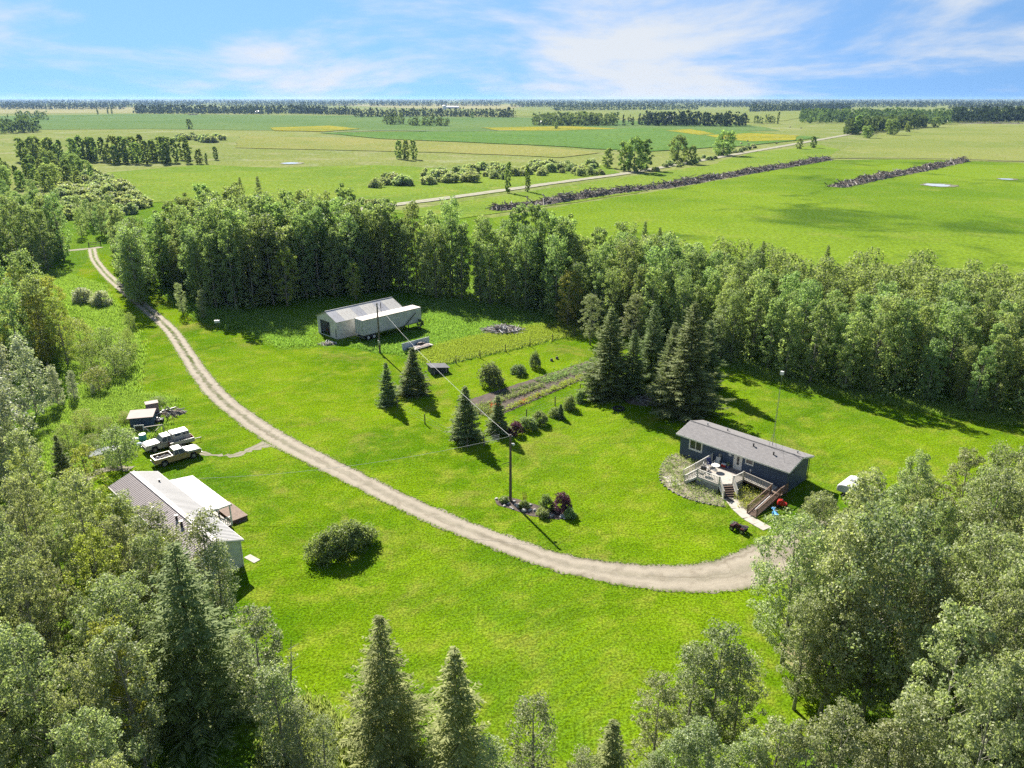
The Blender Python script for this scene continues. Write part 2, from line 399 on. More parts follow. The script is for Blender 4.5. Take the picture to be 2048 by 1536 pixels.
# gravel drive: worn wheel tracks, grass crown in its upper half
def gravelmat(name, c, cg, cd, grass_v=None):
    t = NT(name); uvn = t.n('ShaderNodeUVMap'); sp_ = t.n('ShaderNodeSeparateXYZ'); t.l(uvn.outputs[0], sp_.inputs[0])
    u, v_ = sp_.outputs[0], sp_.outputs[1]; pos = t.pos()
    d = t.math('ABSOLUTE', t.math('SUBTRACT', u, .5))
    wob = t.math('MULTIPLY_ADD', t.noise(.6, 4, .6, pos), .22, -.11)
    dd = t.math('ADD', d, wob)
    crown = t.ramp(dd, .04, .15, 1, 0); edge = t.ramp(dd, .36, .5)
    patch = t.ramp(t.noise(.35, 5, .65, pos), .4, .62)
    col = t.mix(t.ramp(t.noise(.8, 5, .65, pos), .35, .7), c, tuple(x * .78 for x in c[:3]) + (1,))
    col = t.mix(t.math('MULTIPLY', t.ramp(t.noise(7, 3, .7, pos), .5, .75), .35), col, cd)
    cm = t.math('MULTIPLY', crown, patch)
    if grass_v: cm = t.math('MULTIPLY', crown, t.math('MULTIPLY', t.ramp(v_, grass_v[0], grass_v[1], 1, .12), t.math('MULTIPLY_ADD', patch, .6, .55)), clamp=True)
    col = t.mix(cm, col, cg)
    col = t.mix(t.math('MULTIPLY', edge, t.math('MULTIPLY_ADD', patch, .7, .1)), col, cg)
    cv_ = t.n('ShaderNodeCombineXYZ'); t.l(t.math('MULTIPLY', u, 11), cv_.inputs[0]); t.l(t.math('MULTIPLY', v_, .09), cv_.inputs[1])
    rut = t.ramp(t.noise(1, 4, .65, cv_.outputs[0], .3), .5, .72)
    col = t.mix(t.math('MULTIPLY', rut, .75), col, cd)
    trk = t.ramp(t.math('ABSOLUTE', t.math('SUBTRACT', d, .24)), .02, .16, 1, 0)
    col = t.mix(t.math('MULTIPLY', trk, .6), col, tuple(min(1, x * 1.18) for x in c[:3]) + (1,))
    col = t.mix(t.math('MULTIPLY', t.ramp(t.noise(.45, 5, .7, pos, .4), .54, .68), .4), col, cd)
    nrm = t.bump(t.noise(9, 5, .75, pos), .8, .05)
    MATS[name] = t.done(t.bsdf(col, .95, nrm, 0, .1)); return MATS[name]
sheet('bare_patch', pxs([(1555, 1290), (1580, 1272), (1620, 1280), (1650, 1310), (1640, 1340), (1600, 1345), (1570, 1325)]), .03, plain('bare_earth', alb(196, 184, 140), .95, alb(150, 160, 80), .9, .6), .4, .25, 61)
M_drive = gravelmat('drive_gravel', alb(206, 195, 175), alb(98, 112, 46), alb(142, 129, 108), (115, 190))
DRIVE_PX = [(184, 498), (190, 520), (214, 550), (254, 586), (298, 622), (340, 660), (372, 705), (400, 748), (440, 795), (500, 842), (560, 880), (630, 917),
            (700, 952), (770, 987), (850, 1024), (930, 1058), (1010, 1088), (1090, 1116), (1180, 1138), (1280, 1152), (1380, 1157), (1470, 1146), (1550, 1118), (1640, 1085), (1740, 1062)]
DW = [2.6, 2.6, 2.7, 2.7, 2.8, 2.9, 3.0, 3.1, 3.2, 3.3, 3.3, 3.2, 3.1, 3.0, 3.0, 3.0, 3.1, 3.2, 3.5, 4.0, 4.6, 5.2, 6, 6.5, 7]
drive, DRIVE = ribbon('driveway', pxs(DRIVE_PX), [w - .1 for w in DW], .04, M_drive, .5, .24)
ribbon('lane', pxs([(60, 512), (120, 503), (183, 497), (202, 494)]), [2.4, 2.4, 2.6, 2.6], .032, M_drive, .5, .14)
# a side track of bare stones running to the parked trucks
M_track = gravelmat('bare_track', alb(190, 182, 160), alb(132, 150, 60), alb(120, 110, 90))
ribbon('side_track', pxs([(560, 884), (520, 893), (480, 908), (440, 912), (400, 905)]), [3.0, 1.6, .9, .55, .4], .034, M_track, .4, .4)
ribbon('bare_path', pxs([(165, 962), (200, 942), (235, 936), (262, 938)]), [1.6, 1.5, 1.4, 1.2], .034, M_track, .4, .3)
# public gravel road beyond the wood
M_road = gravelmat('road_gravel', alb(204, 198, 176), alb(150, 168, 90), alb(170, 162, 140))
ribbon('gravel_road', pxs([(640, 432), (760, 414), (860, 401), (1000, 382), (1120, 365), (1240, 349), (1330, 334), (1420, 318), (1500, 304), (1580, 290), (1660, 276), (1740, 262), (1830, 250)]),
       [7, 7, 7, 7, 7, 7, 7, 7, 7, 8, 8, 8, 8], .26, M_road, 4, .4)
M_ditch = plain('bare_soil', alb(110, 100, 70), .95, alb(84, 80, 60), .2, .5)
ribbon('ditch', pxs([(1650, 317), (1800, 317), (1950, 320), (2048, 323), (2500, 328)]), [3, 3, 3, 3, 3], .34, M_ditch, 4, .6)
ribbon('ditch', pxs([(640, 266), (760, 262), (900, 263), (1030, 262)]), [8, 9, 8, 6], .8, plain('crop_edge', alb(92, 122, 62), .95), 10, 2)
# open water; pale base colour stands in for sky glare on the surface
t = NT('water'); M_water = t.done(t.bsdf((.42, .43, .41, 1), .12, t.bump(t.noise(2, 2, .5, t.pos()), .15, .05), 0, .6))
def pond(cx, cy, a, b, seed, z):
    rng = random.Random(seed); c = gp(cx, cy)
    pts = [(c.x + math.cos(q) * a * rng.uniform(.75, 1.1), c.y + math.sin(q) * b * rng.uniform(.75, 1.1)) for q in [i * math.tau / 26 for i in range(26)]]
    sheet('pond_margin', [(c.x + (x - c.x) * 1.5 + 1, c.y + (y - c.y) * 1.35) for x, y in pts], z, plain('mud', alb(150, 148, 116), .9, alb(110, 116, 70), .3), 0)
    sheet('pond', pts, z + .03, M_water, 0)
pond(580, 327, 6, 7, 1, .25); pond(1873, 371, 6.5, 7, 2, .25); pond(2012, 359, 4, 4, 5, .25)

# ================================================================== VEGETATION: prototypes
M_bark = plain('aspen_bark', (.30, .29, .24, 1), .9, (.12, .11, .09, 1), 2.5, .4)
M_sbark = plain('spruce_bark', (.11, .085, .065, 1), .95, (.06, .05, .04, 1), 3, .5)
L_belt = leafmat('aspen_leaf', (.15, .22, .09, 1), (.37, .44, .20, 1), .5, .45)
L_near = leafmat('poplar_leaf', (.13, .175, .07, 1), (.46, .49, .29, 1), .46, .4, .55, .3)
L_silver = leafmat('silver_leaf', (.26, .29, .18, 1), (.52, .53, .45, 1), .38, .3, .55, .3)
L_yel = leafmat('yellowish_leaf', (.24, .28, .06, 1), (.42, .43, .12, 1), .48, .3)
L_spruce = leafmat('spruce_needle', (.105, .145, .06, 1), (.27, .32, .14, 1), .4, .3, .7, .1)
L_spruce_n = leafmat('spruce_needle_near', (.14, .18, .065, 1), (.36, .40, .17, 1), .42, .3, .7, .1)
L_bush = leafmat('shrub_leaf', (.17, .23, .08, 1), (.37, .44, .20, 1), .45, .3)
L_dark = leafmat('dark_shrub_leaf', (.13, .17, .08, 1), (.28, .32, .17, 1), .42, .3)
L_purple = leafmat('purple_leaf', (.07, .03, .045, 1), (.17, .09, .12, 1), .3, .2, tcol=(1.3, .6, .8, 1))
L_willow = leafmat('willow_leaf', (.25, .30, .14, 1), (.46, .50, .29, 1), .45, .35)
L_farw = leafmat('far_wood_leaf', (.075, .105, .045, 1), (.125, .16, .07, 1), .35, .35, .9, 0)
L_mid = leafmat('field_tree_leaf', (.18, .24, .09, 1), (.36, .43, .18, 1), .52, .4, .8, .05)
L_olive = leafmat('olive_leaf', (.17, .21, .075, 1), (.36, .40, .16, 1), .46, .3)
L_fards = leafmat('far_spruce_leaf', (.036, .052, .036, 1), (.060, .080, .048, 1), .25, .3, .9, 0)

def leaves(C, size, rng, up=.5, outw=None, aspect=.62):
    """one rhombic leaf (or leaf spray) per centre: verts, quads"""
    n = len(C); N = rng.normal(size=(n, 3)); N /= np.linalg.norm(N, axis=1, keepdims=True) + 1e-9
    N[:, 2] += up
    if outw is not None: N += outw
    N /= np.linalg.norm(N, axis=1, keepdims=True) + 1e-9
    T = np.cross(N, rng.normal(size=(n, 3))); T /= np.linalg.norm(T, axis=1, keepdims=True) + 1e-9
    B = np.cross(N, T); s = np.asarray(size).reshape(-1, 1)
    V = np.stack([C - T * s * .5, C + B * s * .5 * aspect + T * s * .08, C + T * s * .5, C - B * s * .5 * aspect + T * s * .08], 1).reshape(-1, 3)
    return V, np.arange(4 * n).reshape(n, 4)

def broadleaf(name, h, r, base, nclump, per, leaf, seed, mat, bark=None, lean=.03, profile='ovoid', clump=.34, limbs=True):
    """tree prototype: (trunk mesh, crown mesh)"""
    rng = np.random.default_rng(seed); mb = MB()
    bend = rng.normal(size=2) * lean * h
    tr = lambda t: np.array([bend[0] * t * t, bend[1] * t * t, h * t])
    tp = [tr(t) for t in np.linspace(0, .96, 9)]
    r0 = .011 * h + .03
    mb.tube(tp, [r0 * (1.25 if i == 0 else 1) * (1 - .93 * (i / 8)) for i in range(9)], 7)
    C = []; outs = []; sizes = []
    for i in range(nclump):
        t = base + (1 - base) * (i + rng.uniform(0, 1)) / nclump
        q = (t - base) / (1 - base)
        if profile == 'ovoid': pr = (math.sin(math.pi * (q * .74 + .15)) ** .8)
        elif profile == 'round': pr = math.sqrt(max(0.02, 1 - (2 * q - 1) ** 2))
        else: pr = (1 - q) ** .6 * .9 + .12
        a = i * 2.399 + rng.uniform(-.7, .7); rr = r * pr * (rng.uniform(.25, 1.0) ** .6) * rng.uniform(.8, 1.18)
        c = tr(t) + np.array([math.cos(a) * rr, math.sin(a) * rr, rng.uniform(-.2, .2)])
        cr_ = r * clump * rng.uniform(.7, 1.3)
        k = int(per * rng.uniform(.6, 1.4))
        d = rng.normal(size=(k, 3)); d /= np.linalg.norm(d, axis=1, keepdims=True)
        rad = rng.uniform(.25, 1.0, size=(k, 1)) ** .55
        p = c + d * rad * cr_ * np.array([1, 1, .78])
        C.append(p); o = d * .45; o += (c - tr(t)) / (rr + .3) * .35; outs.append(o); sizes.append(leaf * rng.uniform(.6, 1.35, size=k))
        if limbs and i % 2 == 0:
            s = tr(max(.1, t - rr / h * rng.uniform(.5, 1.1) - .03)); m = (s + c) / 2 + np.array([0, 0, -.08 * rr])
            mb.tube([s, m, c], [r0 * .32 * (1.15 - t), r0 * .22 * (1.15 - t), .012], 5, False)
    C = np.concatenate(C); V, F = leaves(C, np.concatenate(sizes), rng, .35, np.concatenate(outs))
    return mb.mesh(name + '_trunk', bark or M_bark, True), np_mesh(name + '_crown', V, F, mat)

def spruce(name, h, r, seed, mat, dens=1.0, base=.05, tw=.16, fill=1.0):
    rng = np.random.default_rng(seed); mb = MB()
    mb.tube([(0, 0, 0), (0, 0, h * .5), (0, 0, h * .99)], [.012 * h + .04, .008 * h + .02, .012], 7)
    Vs = []; z = h * base; k = 0
    while z < h * .985:
        q = z / h; R_ = r * ((1 - q) ** .82) * 1.04 + .06
        nb = max(4, int((6 + 4 * (1 - q)) * dens))
        a0 = rng.uniform(0, 6.28)
        for b in range(nb):
            a = a0 + b * math.tau / nb + rng.uniform(-.25, .25); L = R_ * rng.uniform(.55, 1.15) * (1 + .16 * math.sin(2 * a + z * .8 + seed) + .14 * math.sin(a + z * 1.9 + seed * 2))
            dr = np.array([math.cos(a), math.sin(a), 0]); sd_ = np.array([-dr[1], dr[0], 0])
            droop = (.42 * (1 - q) + .02) * rng.uniform(.6, 1.3); lift = .22
            ns = max(3, int(L / .2 * dens)); zz = z + rng.uniform(-.12, .12)
            for j in range(ns):
                s = (j + rng.uniform(.2, 1)) / ns
                if s < .18 and L > 1: continue
                p = np.array([0, 0, zz]) + dr * L * s + np.array([0, 0, -droop * L * s + lift * L * s * s * (1.2 if q < .8 else 2)])
                ln = (.30 * L * (1 - s) ** .7 + tw * 1.3) * fill
                for sg in (-1, 1):
                    d = dr * rng.uniform(.55, 1.0) + sd_ * sg * rng.uniform(.45, 1.0) + np.array([0, 0, rng.uniform(-.42, .05)])
                    d /= np.linalg.norm(d); w = np.cross(d, np.array([0, 0, 1]) + rng.normal(size=3) * .45); w /= np.linalg.norm(w); w *= tw * rng.uniform(.5, .95)
                    l_ = ln * rng.uniform(.6, 1.15)
                    Vs.append([p - d * .03, p + d * l_ * .5 + w * .5, p + d * l_, p + d * l_ * .5 - w * .5])
        if k % 4 == 0 and h > 9:
            a = rng.uniform(0, 6.28); mb.tube([(0, 0, z), (math.cos(a) * R_ * .6, math.sin(a) * R_ * .6, z - .12 * R_)], [.03, .01], 4, False)
        z += (.34 + .16 * (1 - q)) / math.sqrt(dens); k += 1
    V = np.array(Vs).reshape(-1, 3)
    # leader shoot
    return mb.mesh(name + '_trunk', M_sbark, True), np_mesh(name + '_crown', V, np.arange(len(V)).reshape(-1, 4), mat)

def shrubmesh(name, rx, ry, h, nclump, per, leaf, seed, mat, clump=.34, hollow=.55):
    rng = np.random.default_rng(seed); C = []; O = []; mb = MB()
    for i in range(nclump):
        a = rng.uniform(0, 6.28); q = rng.uniform(.12, 1); e = math.sqrt(max(.05, 1 - (q - .25) ** 2 / .6)) if q > .25 else .92
        rr = rng.uniform(hollow, 1) ** .5 * e * rng.uniform(.82, 1.16)
        c = np.array([math.cos(a) * rx * rr * .86, math.sin(a) * ry * rr * .86, h * q * .86 * rng.uniform(.85, 1.12)])
        cr_ = min(rx, ry, h) * clump * rng.uniform(.7, 1.35); k = int(per * rng.uniform(.6, 1.4))
        d = rng.normal(size=(k, 3)); d /= np.linalg.norm(d, axis=1, keepdims=True)
        p = c + d * (rng.uniform(.2, 1, size=(k, 1)) ** .5) * cr_; p[:, 2] = np.abs(p[:, 2])
        C.append(p); O.append(d * .5)
        if i % 3 == 0: mb.tube([(c[0] * .15, c[1] * .15, 0), tuple(c * .6), tuple(c)], [.03 + .008 * h, .02, .008], 4, False)
    C = np.concatenate(C); V, F = leaves(C, leaf * rng.uniform(.6, 1.4, size=len(C)), rng, .4, np.concatenate(O))
    return mb.mesh(name + '_stems', M_sbark), np_mesh(name + '_leaves', V, F, mat)

P_near = [broadleaf('poplar', 15, 2.6, .16, 115, 95, .20, 10 + i, L_near, clump=.215) for i in range(4)]
P_round = [broadleaf('broad_poplar', 14, 3.6, .16, 165, 95, .20, 40 + i, L_near, clump=.19) for i in range(3)]
P_slim = [broadleaf('slim_poplar', 12, 1.6, .08, 72, 90, .17, 50 + i, L_near, clump=.36) for i in range(2)]
P_yel = [broadleaf('yellow_poplar', 13, 2.5, .12, 90, 95, .20, 60 + i, L_yel, clump=.22) for i in range(2)]
P_belt = [broadleaf('aspen', 16, [2.4, 2.9, 2.2, 2.6, 3.1][i], [.08, .06, .10, .05, .07][i], 84, 66, .34, 70 + i, L_belt, clump=.28) for i in range(5)]
P_silver = [broadleaf('silver_poplar', 10, 1.9, .06, 56, 90, .22, 80 + i, L_silver, clump=.34, profile='cone') for i in range(2)]
P_mid = [broadleaf('mid_aspen', 16, [2.3, 3.4, 4.8][i], .04, 64, 60, .72, 90 + i, L_mid, clump=.26, limbs=False) for i in range(3)]
P_bigspr = [spruce('big_spruce', 16, 4.6, 100 + i, L_spruce, 1.45, .02, .22, 1.1) for i in range(3)]
P_nearspr = [spruce('near_spruce', 15, 3.5, 110 + i, L_spruce_n, 1.35, .03, .16, 1.1) for i in range(2)]
P_slimspr = [spruce('slim_spruce', 12, 2.0, 115 + i, L_spruce_n, 1.35, .03, .16, 1.1) for i in range(2)]
P_smallspr = [spruce('small_spruce', 7, 2.1, 120 + i, L_spruce, 1.7, .02, .2, 1.2) for i in range(2)]
P_farspr = [spruce('far_spruce', 15, 2.3, 130, L_spruce, .55, .05, .5)]
P_bush = [shrubmesh('bush', 1.5, 1.5, 2.2, 40, 80, .22, 140 + i, L_bush) for i in range(3)]
P_dbush = [shrubmesh('dark_bush', 1.5, 1.5, 2.2, 40, 80, .20, 150 + i, L_dark) for i in range(2)]
P_wil = [shrubmesh('willow', 2.2, 2.2, 2.6, 26, 50, .55, 160 + i, L_willow) for i in range(3)]
P_scrub = [broadleaf('scrub', 5, 2.3, .03, 60, 60, .20, 180 + i, L_olive, clump=.3, profile='round') for i in range(3)]
P_silb = [shrubmesh('silver_bush', 1.6, 1.6, 2.4, 40, 80, .22, 170, L_silver)]
COUNT = {}
def plant(name, proto, loc, h, h0, rng, label, cat, group=None, wide=1.0, parts=('trunk', 'crown'), rz=None):
    s = h / h0
    e = empty(name, (loc[0], loc[1], 0), rng.uniform(0, 6.28) if rz is None else rz, label, cat, group)
    e.scale = (s * wide, s * wide, s)
    for pn, me in zip(parts, proto): obj(pn, me, e)
    return e
SH = ('stems', 'leaves')
# ================================================================== VEGETATION: placed
rng = random.Random(11)
def line_interp(pts, u):
    pts = sorted(pts)
    for (a, va), (b, vb) in zip(pts, pts[1:]):
        if a <= u <= b: return va + (vb - va) * (u - a) / (b - a)
    return pts[0][1] if u < pts[0][0] else pts[-1][1]
HOUSE_CLEAR = [pxs([(620, 690), (625, 655), (660, 628), (775, 606), (860, 640), (850, 690)])]
# --- the belt of aspens behind the yard: its front foot is seen, its back edge is known from the tops
BFRONT = [(236, 508), (286, 552), (345, 580), (400, 612), (470, 628), (560, 606), (640, 596), (780, 582), (870, 596), (1000, 612), (1100, 634), (1190, 660), (1290, 690), (1440, 722), (1600, 765), (1750, 792), (1900, 818), (2060, 846), (2160, 870)]
BBACK = [(2260, 560), (2048, 524), (1950, 510), (1850, 502), (1700, 504), (1600, 497), (1500, 487), (1400, 472), (1300, 455), (1200, 436), (1100, 428), (1000, 427), (900, 424), (800, 418), (700, 404), (560, 398), (440, 388), (340, 398), (290, 414), (240, 446)]
belt = pxs(BFRONT) + [gxy(u, v, 13.5 if u > 1300 else 15.5 if u > 1200 else 18) for u, v in BBACK]
pts = scatter(belt, 3.35, rng, 470, 160000, HOUSE_CLEAR)
front_xy = pxs(BFRONT)
def near_front(x, y):
    best = 1e9
    for (ax, ay), (bx, by) in zip(front_xy, front_xy[1:]):
        dx, dy = bx - ax, by - ay; t_ = max(0, min(1, ((x-ax)*dx + (y-ay)*dy) / (dx*dx + dy*dy)))
        best = min(best, math.hypot(x - ax - dx*t_, y - ay - dy*t_))
    return best
def belt_h(x, y):
    u = 1024 + FPX * x / (y * CP + CAMH * SP)
    return u, line_interp([(150, 15), (330, 17), (480, 20), (900, 19.5), (1100, 18), (1250, 15.5), (1450, 13.5), (1800, 13.5), (2050, 12)], u)
pts.sort(key=lambda p: near_front(*p)); rest = pts[300:]; pts = pts[:300]
rb = np.random.default_rng(55); Cb = []; Sb = []; Ob = []
for (x, y) in rest:
    u, hb = belt_h(x, y); h = hb * rb.uniform(.76, 1.08); k = 1500; q = rb.beta(2.2, 1.5, k); a = rb.uniform(0, 6.28, k)
    lob = 1 + .28 * np.sin(a * 3 + q * 9 + x) + .2 * np.sin(a * 5 - q * 14 + y)
    rr = 2.5 * np.sin(np.pi * (q * .74 + .15)) ** .8 * lob * np.sqrt(rb.uniform(.25, 1, k))
    Cb.append(np.stack([x + np.cos(a) * rr, y + np.sin(a) * rr, h * (.12 + .88 * q)], 1)); Sb.append(.42 * rb.uniform(.6, 1.35, k)); Ob.append(np.stack([np.cos(a) * .5, np.sin(a) * .5, np.zeros(k)], 1))
if rest:
    V, F = leaves(np.concatenate(Cb), np.concatenate(Sb), rb, .35, np.concatenate(Ob)); tag(obj('aspen_wood', np_mesh('aspen_wood', V, F, L_belt)), 'crowded far side of the aspen belt whose crowns merge', 'wood', None, 'stuff')
for i, (x, y) in enumerate(pts):
    u = 1024 + FPX * x / (y * CP + CAMH * SP)
    hb = belt_h(x, y)[1]
    nf = near_front(x, y); h = hb * rng.uniform(.76, 1.1) * (.9 if nf < 5 else 1)
    fr = nf < 6.5
    BINS = [(300, 'nearest the far end of the drive'), (400, 'behind the two slim saplings by the drive'), (500, 'behind the white box on a post'), (620, 'left of the white shed'),
            (720, 'directly behind the white shed roof'), (860, 'behind the white semi trailer'), (960, 'between the trailer and the wood heap'), (1080, 'behind the grey wood heap'), (1200, 'behind the garden tall grass'),
            (1330, 'behind the big yard spruces'), (1460, 'behind the radio mast and blue house ridge'), (1600, 'facing the lawn right of the radio mast'), (1760, 'above the camper trailer'), (1900, 'near the right edge of the photo'), (9999, 'at the very right edge of the photo')]
    where = next(b for a, b in BINS if u < a)
    lab = ('aspen in the front row of the belt, ' if fr else 'aspen deep in the belt, ') + where
    grp = ('front row aspens ' if fr else 'deep belt aspens ') + where
    plant('aspen_tree', P_belt[rng.randrange(5)], (x, y), h, 16, rng, lab, 'tree', grp, rng.uniform(.86, 1.14))
# shrubs and saplings filling the foot of the belt
r2 = np.random.default_rng(71); up_ = random.Random(71); us = [p for p in scatter(belt, 1.35, up_, 2600, 60000, HOUSE_CLEAR)]
C = []; Sz = []
for (x, y) in us:
    k = 26; hh = r2.uniform(1.2, 4.5); d = r2.normal(size=(k, 3)) * np.array([.75, .75, 0]); d[:, 2] = r2.uniform(.1, 1, k) * hh; C.append(np.array([x, y, 0]) + d); Sz.append(r2.uniform(.3, .6, k))
V, F = leaves(np.concatenate(C), np.concatenate(Sz), r2, .3); tag(obj('undergrowth', np_mesh('undergrowth', V, F, L_bush)), 'dark saplings and brush filling the foot of the aspen belt', 'undergrowth', None, 'stuff')
# conifers whose tips stand above the belt
def top(name, proto, h0, u, vtop, h, label, wide=1.0, group=None):
    x, y = gxy(u, vtop, h); return plant(name, proto, (x, y), h, h0, rng, label, 'tree', group, wide)
for (u, v, h, lab) in [(478, 352, 21, 'dark spruce tip above the wood, left one of a pair'), (514, 350, 22, 'dark spruce tip above the wood, right one of a pair'),
                       (1291, 440, 18, 'slim spruce rising above the aspens at the field edge, left of two'), (1321, 452, 17, 'short spruce rising above the aspens at the field edge, right of two'),
                       (1528, 480, 15, 'pointed spruce alone above the aspen belt before the crop field'), (1658, 488, 15, 'broader spruce above the aspen belt, right of the pointed one')]:
    top('spruce_tree', P_bigspr[rng.randrange(3)], 16, u, v, h, lab, .6)
# light-green younger trees in front of the belt
for (u, v, vt, lab) in [(712, 600, 527, 'pale green young poplar in front of the dark wood left of the shed roof'), (1135, 652, 556, 'broad light green tree at the wood edge behind the garden'),
                        (575, 612, 505, 'grey green poplar at the foot of the wood left of the shed')]:
    x, y = gxy(u, v); h = (v - vt) * .115
    plant('young_poplar', P_yel[rng.randrange(2)], (x, y), h, 13, rng, lab, 'tree', None, 1.25)
# --- spruces and trees of the yard
def spr(u, v, h, proto, h0, lab, wide=1.0):
    x, y = gxy(u, v); return plant('spruce_tree', proto, (x, y), h, h0, rng, lab, 'tree', None, wide)
spr(1216, 792, 13.8, P_bigspr[0], 16, 'large dark spruce at the garden corner with branches to the ground', 1.15)
spr(1372, 826, 16.5, P_bigspr[1], 16, 'tallest dark spruce standing behind the blue house', 1.12)
spr(1300, 770, 13.2, P_bigspr[2], 16, 'spruce half hidden between the two big spruces of the yard', .95)
spr(1408, 776, 11, P_bigspr[0], 16, 'spruce crowded behind the tallest spruce near the blue house', 1.1)
spr(1262, 792, 10.5, P_bigspr[1], 16, 'shorter spruce wedged between the garden corner spruce and its neighbour', 1.0)
spr(1338, 806, 12.5, P_bigspr[0], 16, 'spruce touching the left side of the tallest yard spruce', .95)
spr(776, 808, 6.4, P_smallspr[0], 7, 'slender small spruce, leftmost of those round the garden', .88)
spr(828, 788, 7.4, P_smallspr[1], 7, 'bushy spruce with a dark ball shaped foot near the flatbed', 1.15)
spr(932, 878, 7.4, P_smallspr[0], 7, 'full spruce under the overhead cable at the garden corner', 1.05)
spr(996, 866, 5.4, P_smallspr[1], 7, 'short spruce beside the purple shrub and the power pole', 1.1)
for (u, v, vt, w, lab) in [(1262, 690, 590, 1.2, 'grey green poplar rising behind the garden corner spruce'), (1180, 690, 600, 1.0, 'poplar left of the garden corner spruce top'), (1440, 720, 590, 1.1, 'leafy poplar right of the tallest yard spruce')]:
    x, y = gxy(u, v); plant('poplar_tree', P_near[rng.randrange(4)], (x, y), 9.5, 15, rng, lab, 'tree', None, w * 1.2)
def bush(name, u, v, h, w, lab, proto, cat='shrub', group=None, h0=2.2, r0=1.5):
    x, y = gxy(u, v); e = empty(name, (x, y, 0), rng.uniform(0, 6.28), lab, cat, group)
    e.scale = (w / (2 * r0), w / (2 * r0), h / h0)
    for pn, me in zip(SH, proto): obj(pn, me, e)
    return e
bush('round_shrub', 982, 770, 3.4, 3.9, 'large round grey green shrub by the garden plot', P_dbush[0])
bush('low_shrub', 1036, 748, 1.6, 2.8, 'low spreading shrub between the two taller garden shrubs', P_dbush[1])
bush('upright_shrub', 1070, 736, 2.7, 1.9, 'tall narrow shrub at the lawn side of the garden', P_dbush[0])
bush('rose_bush', 1055, 858, 1.7, 2.6, 'bushy hedge shrub with reddish stems by the garden fence', P_bush[0])
bush('rose_bush', 1080, 848, 1.9, 2.2, 'hedge shrub with brownish top in the middle of the garden fence', P_dbush[1])
bush('low_shrub', 1110, 832, 1.2, 1.9, 'small pale hedge shrub along the garden fence', P_bush[1])
spr(1121, 836, 2.1, P_smallspr[1], 7, 'tiny spruce in the hedge along the garden fence', 1.2)
bush('low_shrub', 1140, 818, 2.0, 2.0, 'hedge shrub next to the tiny spruce toward the big spruce', P_bush[2])
bush('low_shrub', 1160, 802, 1.7, 1.8, 'last hedge shrub against the garden corner spruce', P_bush[0])
x, y = gxy(1030, 868); pp = shrubmesh('purple_shrub', 1.0, 1.0, 1.9, 30, 80, .17, 201, L_purple)
e = empty('purple_shrub', (x, y, 0), 0, 'dark red leaved shrub behind the power pole top', 'shrub'); [obj(n, m, e) for n, m in zip(SH, pp)]
# the oblong clipped shrub on the front lawn
a_, b_ = gp(628, 1132), gp(742, 1084); ang = math.atan2(b_.y - a_.y, b_.x - a_.x)
pp = shrubmesh('oval_shrub', 4.1, 1.75, 2.9, 150, 95, .19, 202, L_bush, .34, .6)
e = empty('oval_shrub', ((a_ + b_) / 2 + Vector((-.2, .3, 0))), ang, 'big oblong green shrub alone on the front lawn', 'shrub'); [obj(n, m, e) for n, m in zip(SH, pp)]
# --- grove at the left edge, beside the drive
def grove(poly, spacing, n, protos, h0, hr, name, lab, grp, wide=(.9, 1.15), cat='tree', avoid=(), parts=('trunk', 'crown'), zone=None):
    ps = scatter(poly, spacing, rng, n, 20000, avoid)
    for (x, y) in ps:
        l2, g2 = zone(x, y, lab, grp) if zone else (lab, grp)
        plant(name, protos[rng.randrange(len(protos))], (x, y), rng.uniform(*hr), h0, rng, l2, cat, g2, rng.uniform(*wide), parts)
    return ps
grove(pxs([(-120, 650), (40, 650), (120, 668), (150, 700), (146, 742), (90, 752), (-120, 770)]), 2.7, 44, P_yel + P_yel + P_belt[1:2], 14, (10.5, 14), 'poplar_tree', 'poplar in the yellow green grove left of the drive', 'poplars in the grove left of the drive')
grove(pxs([(-160, 560), (0, 545), (90, 545), (150, 536), (150, 500), (60, 490), (-160, 480)]), 3.3, 40, P_belt, 16, (14, 18), 'poplar_tree', 'tall poplar in the dark stand left of the drive gate', 'poplars left of the drive gate')
grove(pxs([(-300, 490), (60, 486), (140, 474), (120, 440), (40, 420), (-300, 430)]), 4.6, 40, P_belt, 16, (10, 15), 'poplar_tree', 'smaller poplar far left behind the gate stand', 'poplars behind the gate stand')
grove(pxs([(140, 446), (200, 436), (262, 428), (300, 415), (262, 385), (220, 358), (180, 345), (120, 366), (120, 410)]), 4.2, 90, P_wil, 2.6, (2.4, 4.6), 'willow_bush', 'grey green willow bush in the thicket past the gate', 'willow thicket past the gate', (.9, 1.3), 'shrub', (), SH)
grove(pxs([(-200, 400), (60, 390), (180, 378), (196, 352), (60, 338), (-200, 345)]), 6.5, 60, P_mid, 16, (8, 12.5), 'scrub_aspen', 'scrubby young aspen in the thicket at the far left edge', 'young aspens at the far left edge', (1.1, 1.5))
grove(pxs([(146, 488), (214, 484), (236, 470), (222, 438), (150, 436)]), 3.2, 16, P_belt, 16, (6, 10), 'poplar_tree', 'low poplar in the thicket right behind the drive gate', 'poplars behind the drive gate', (1.0, 1.4))
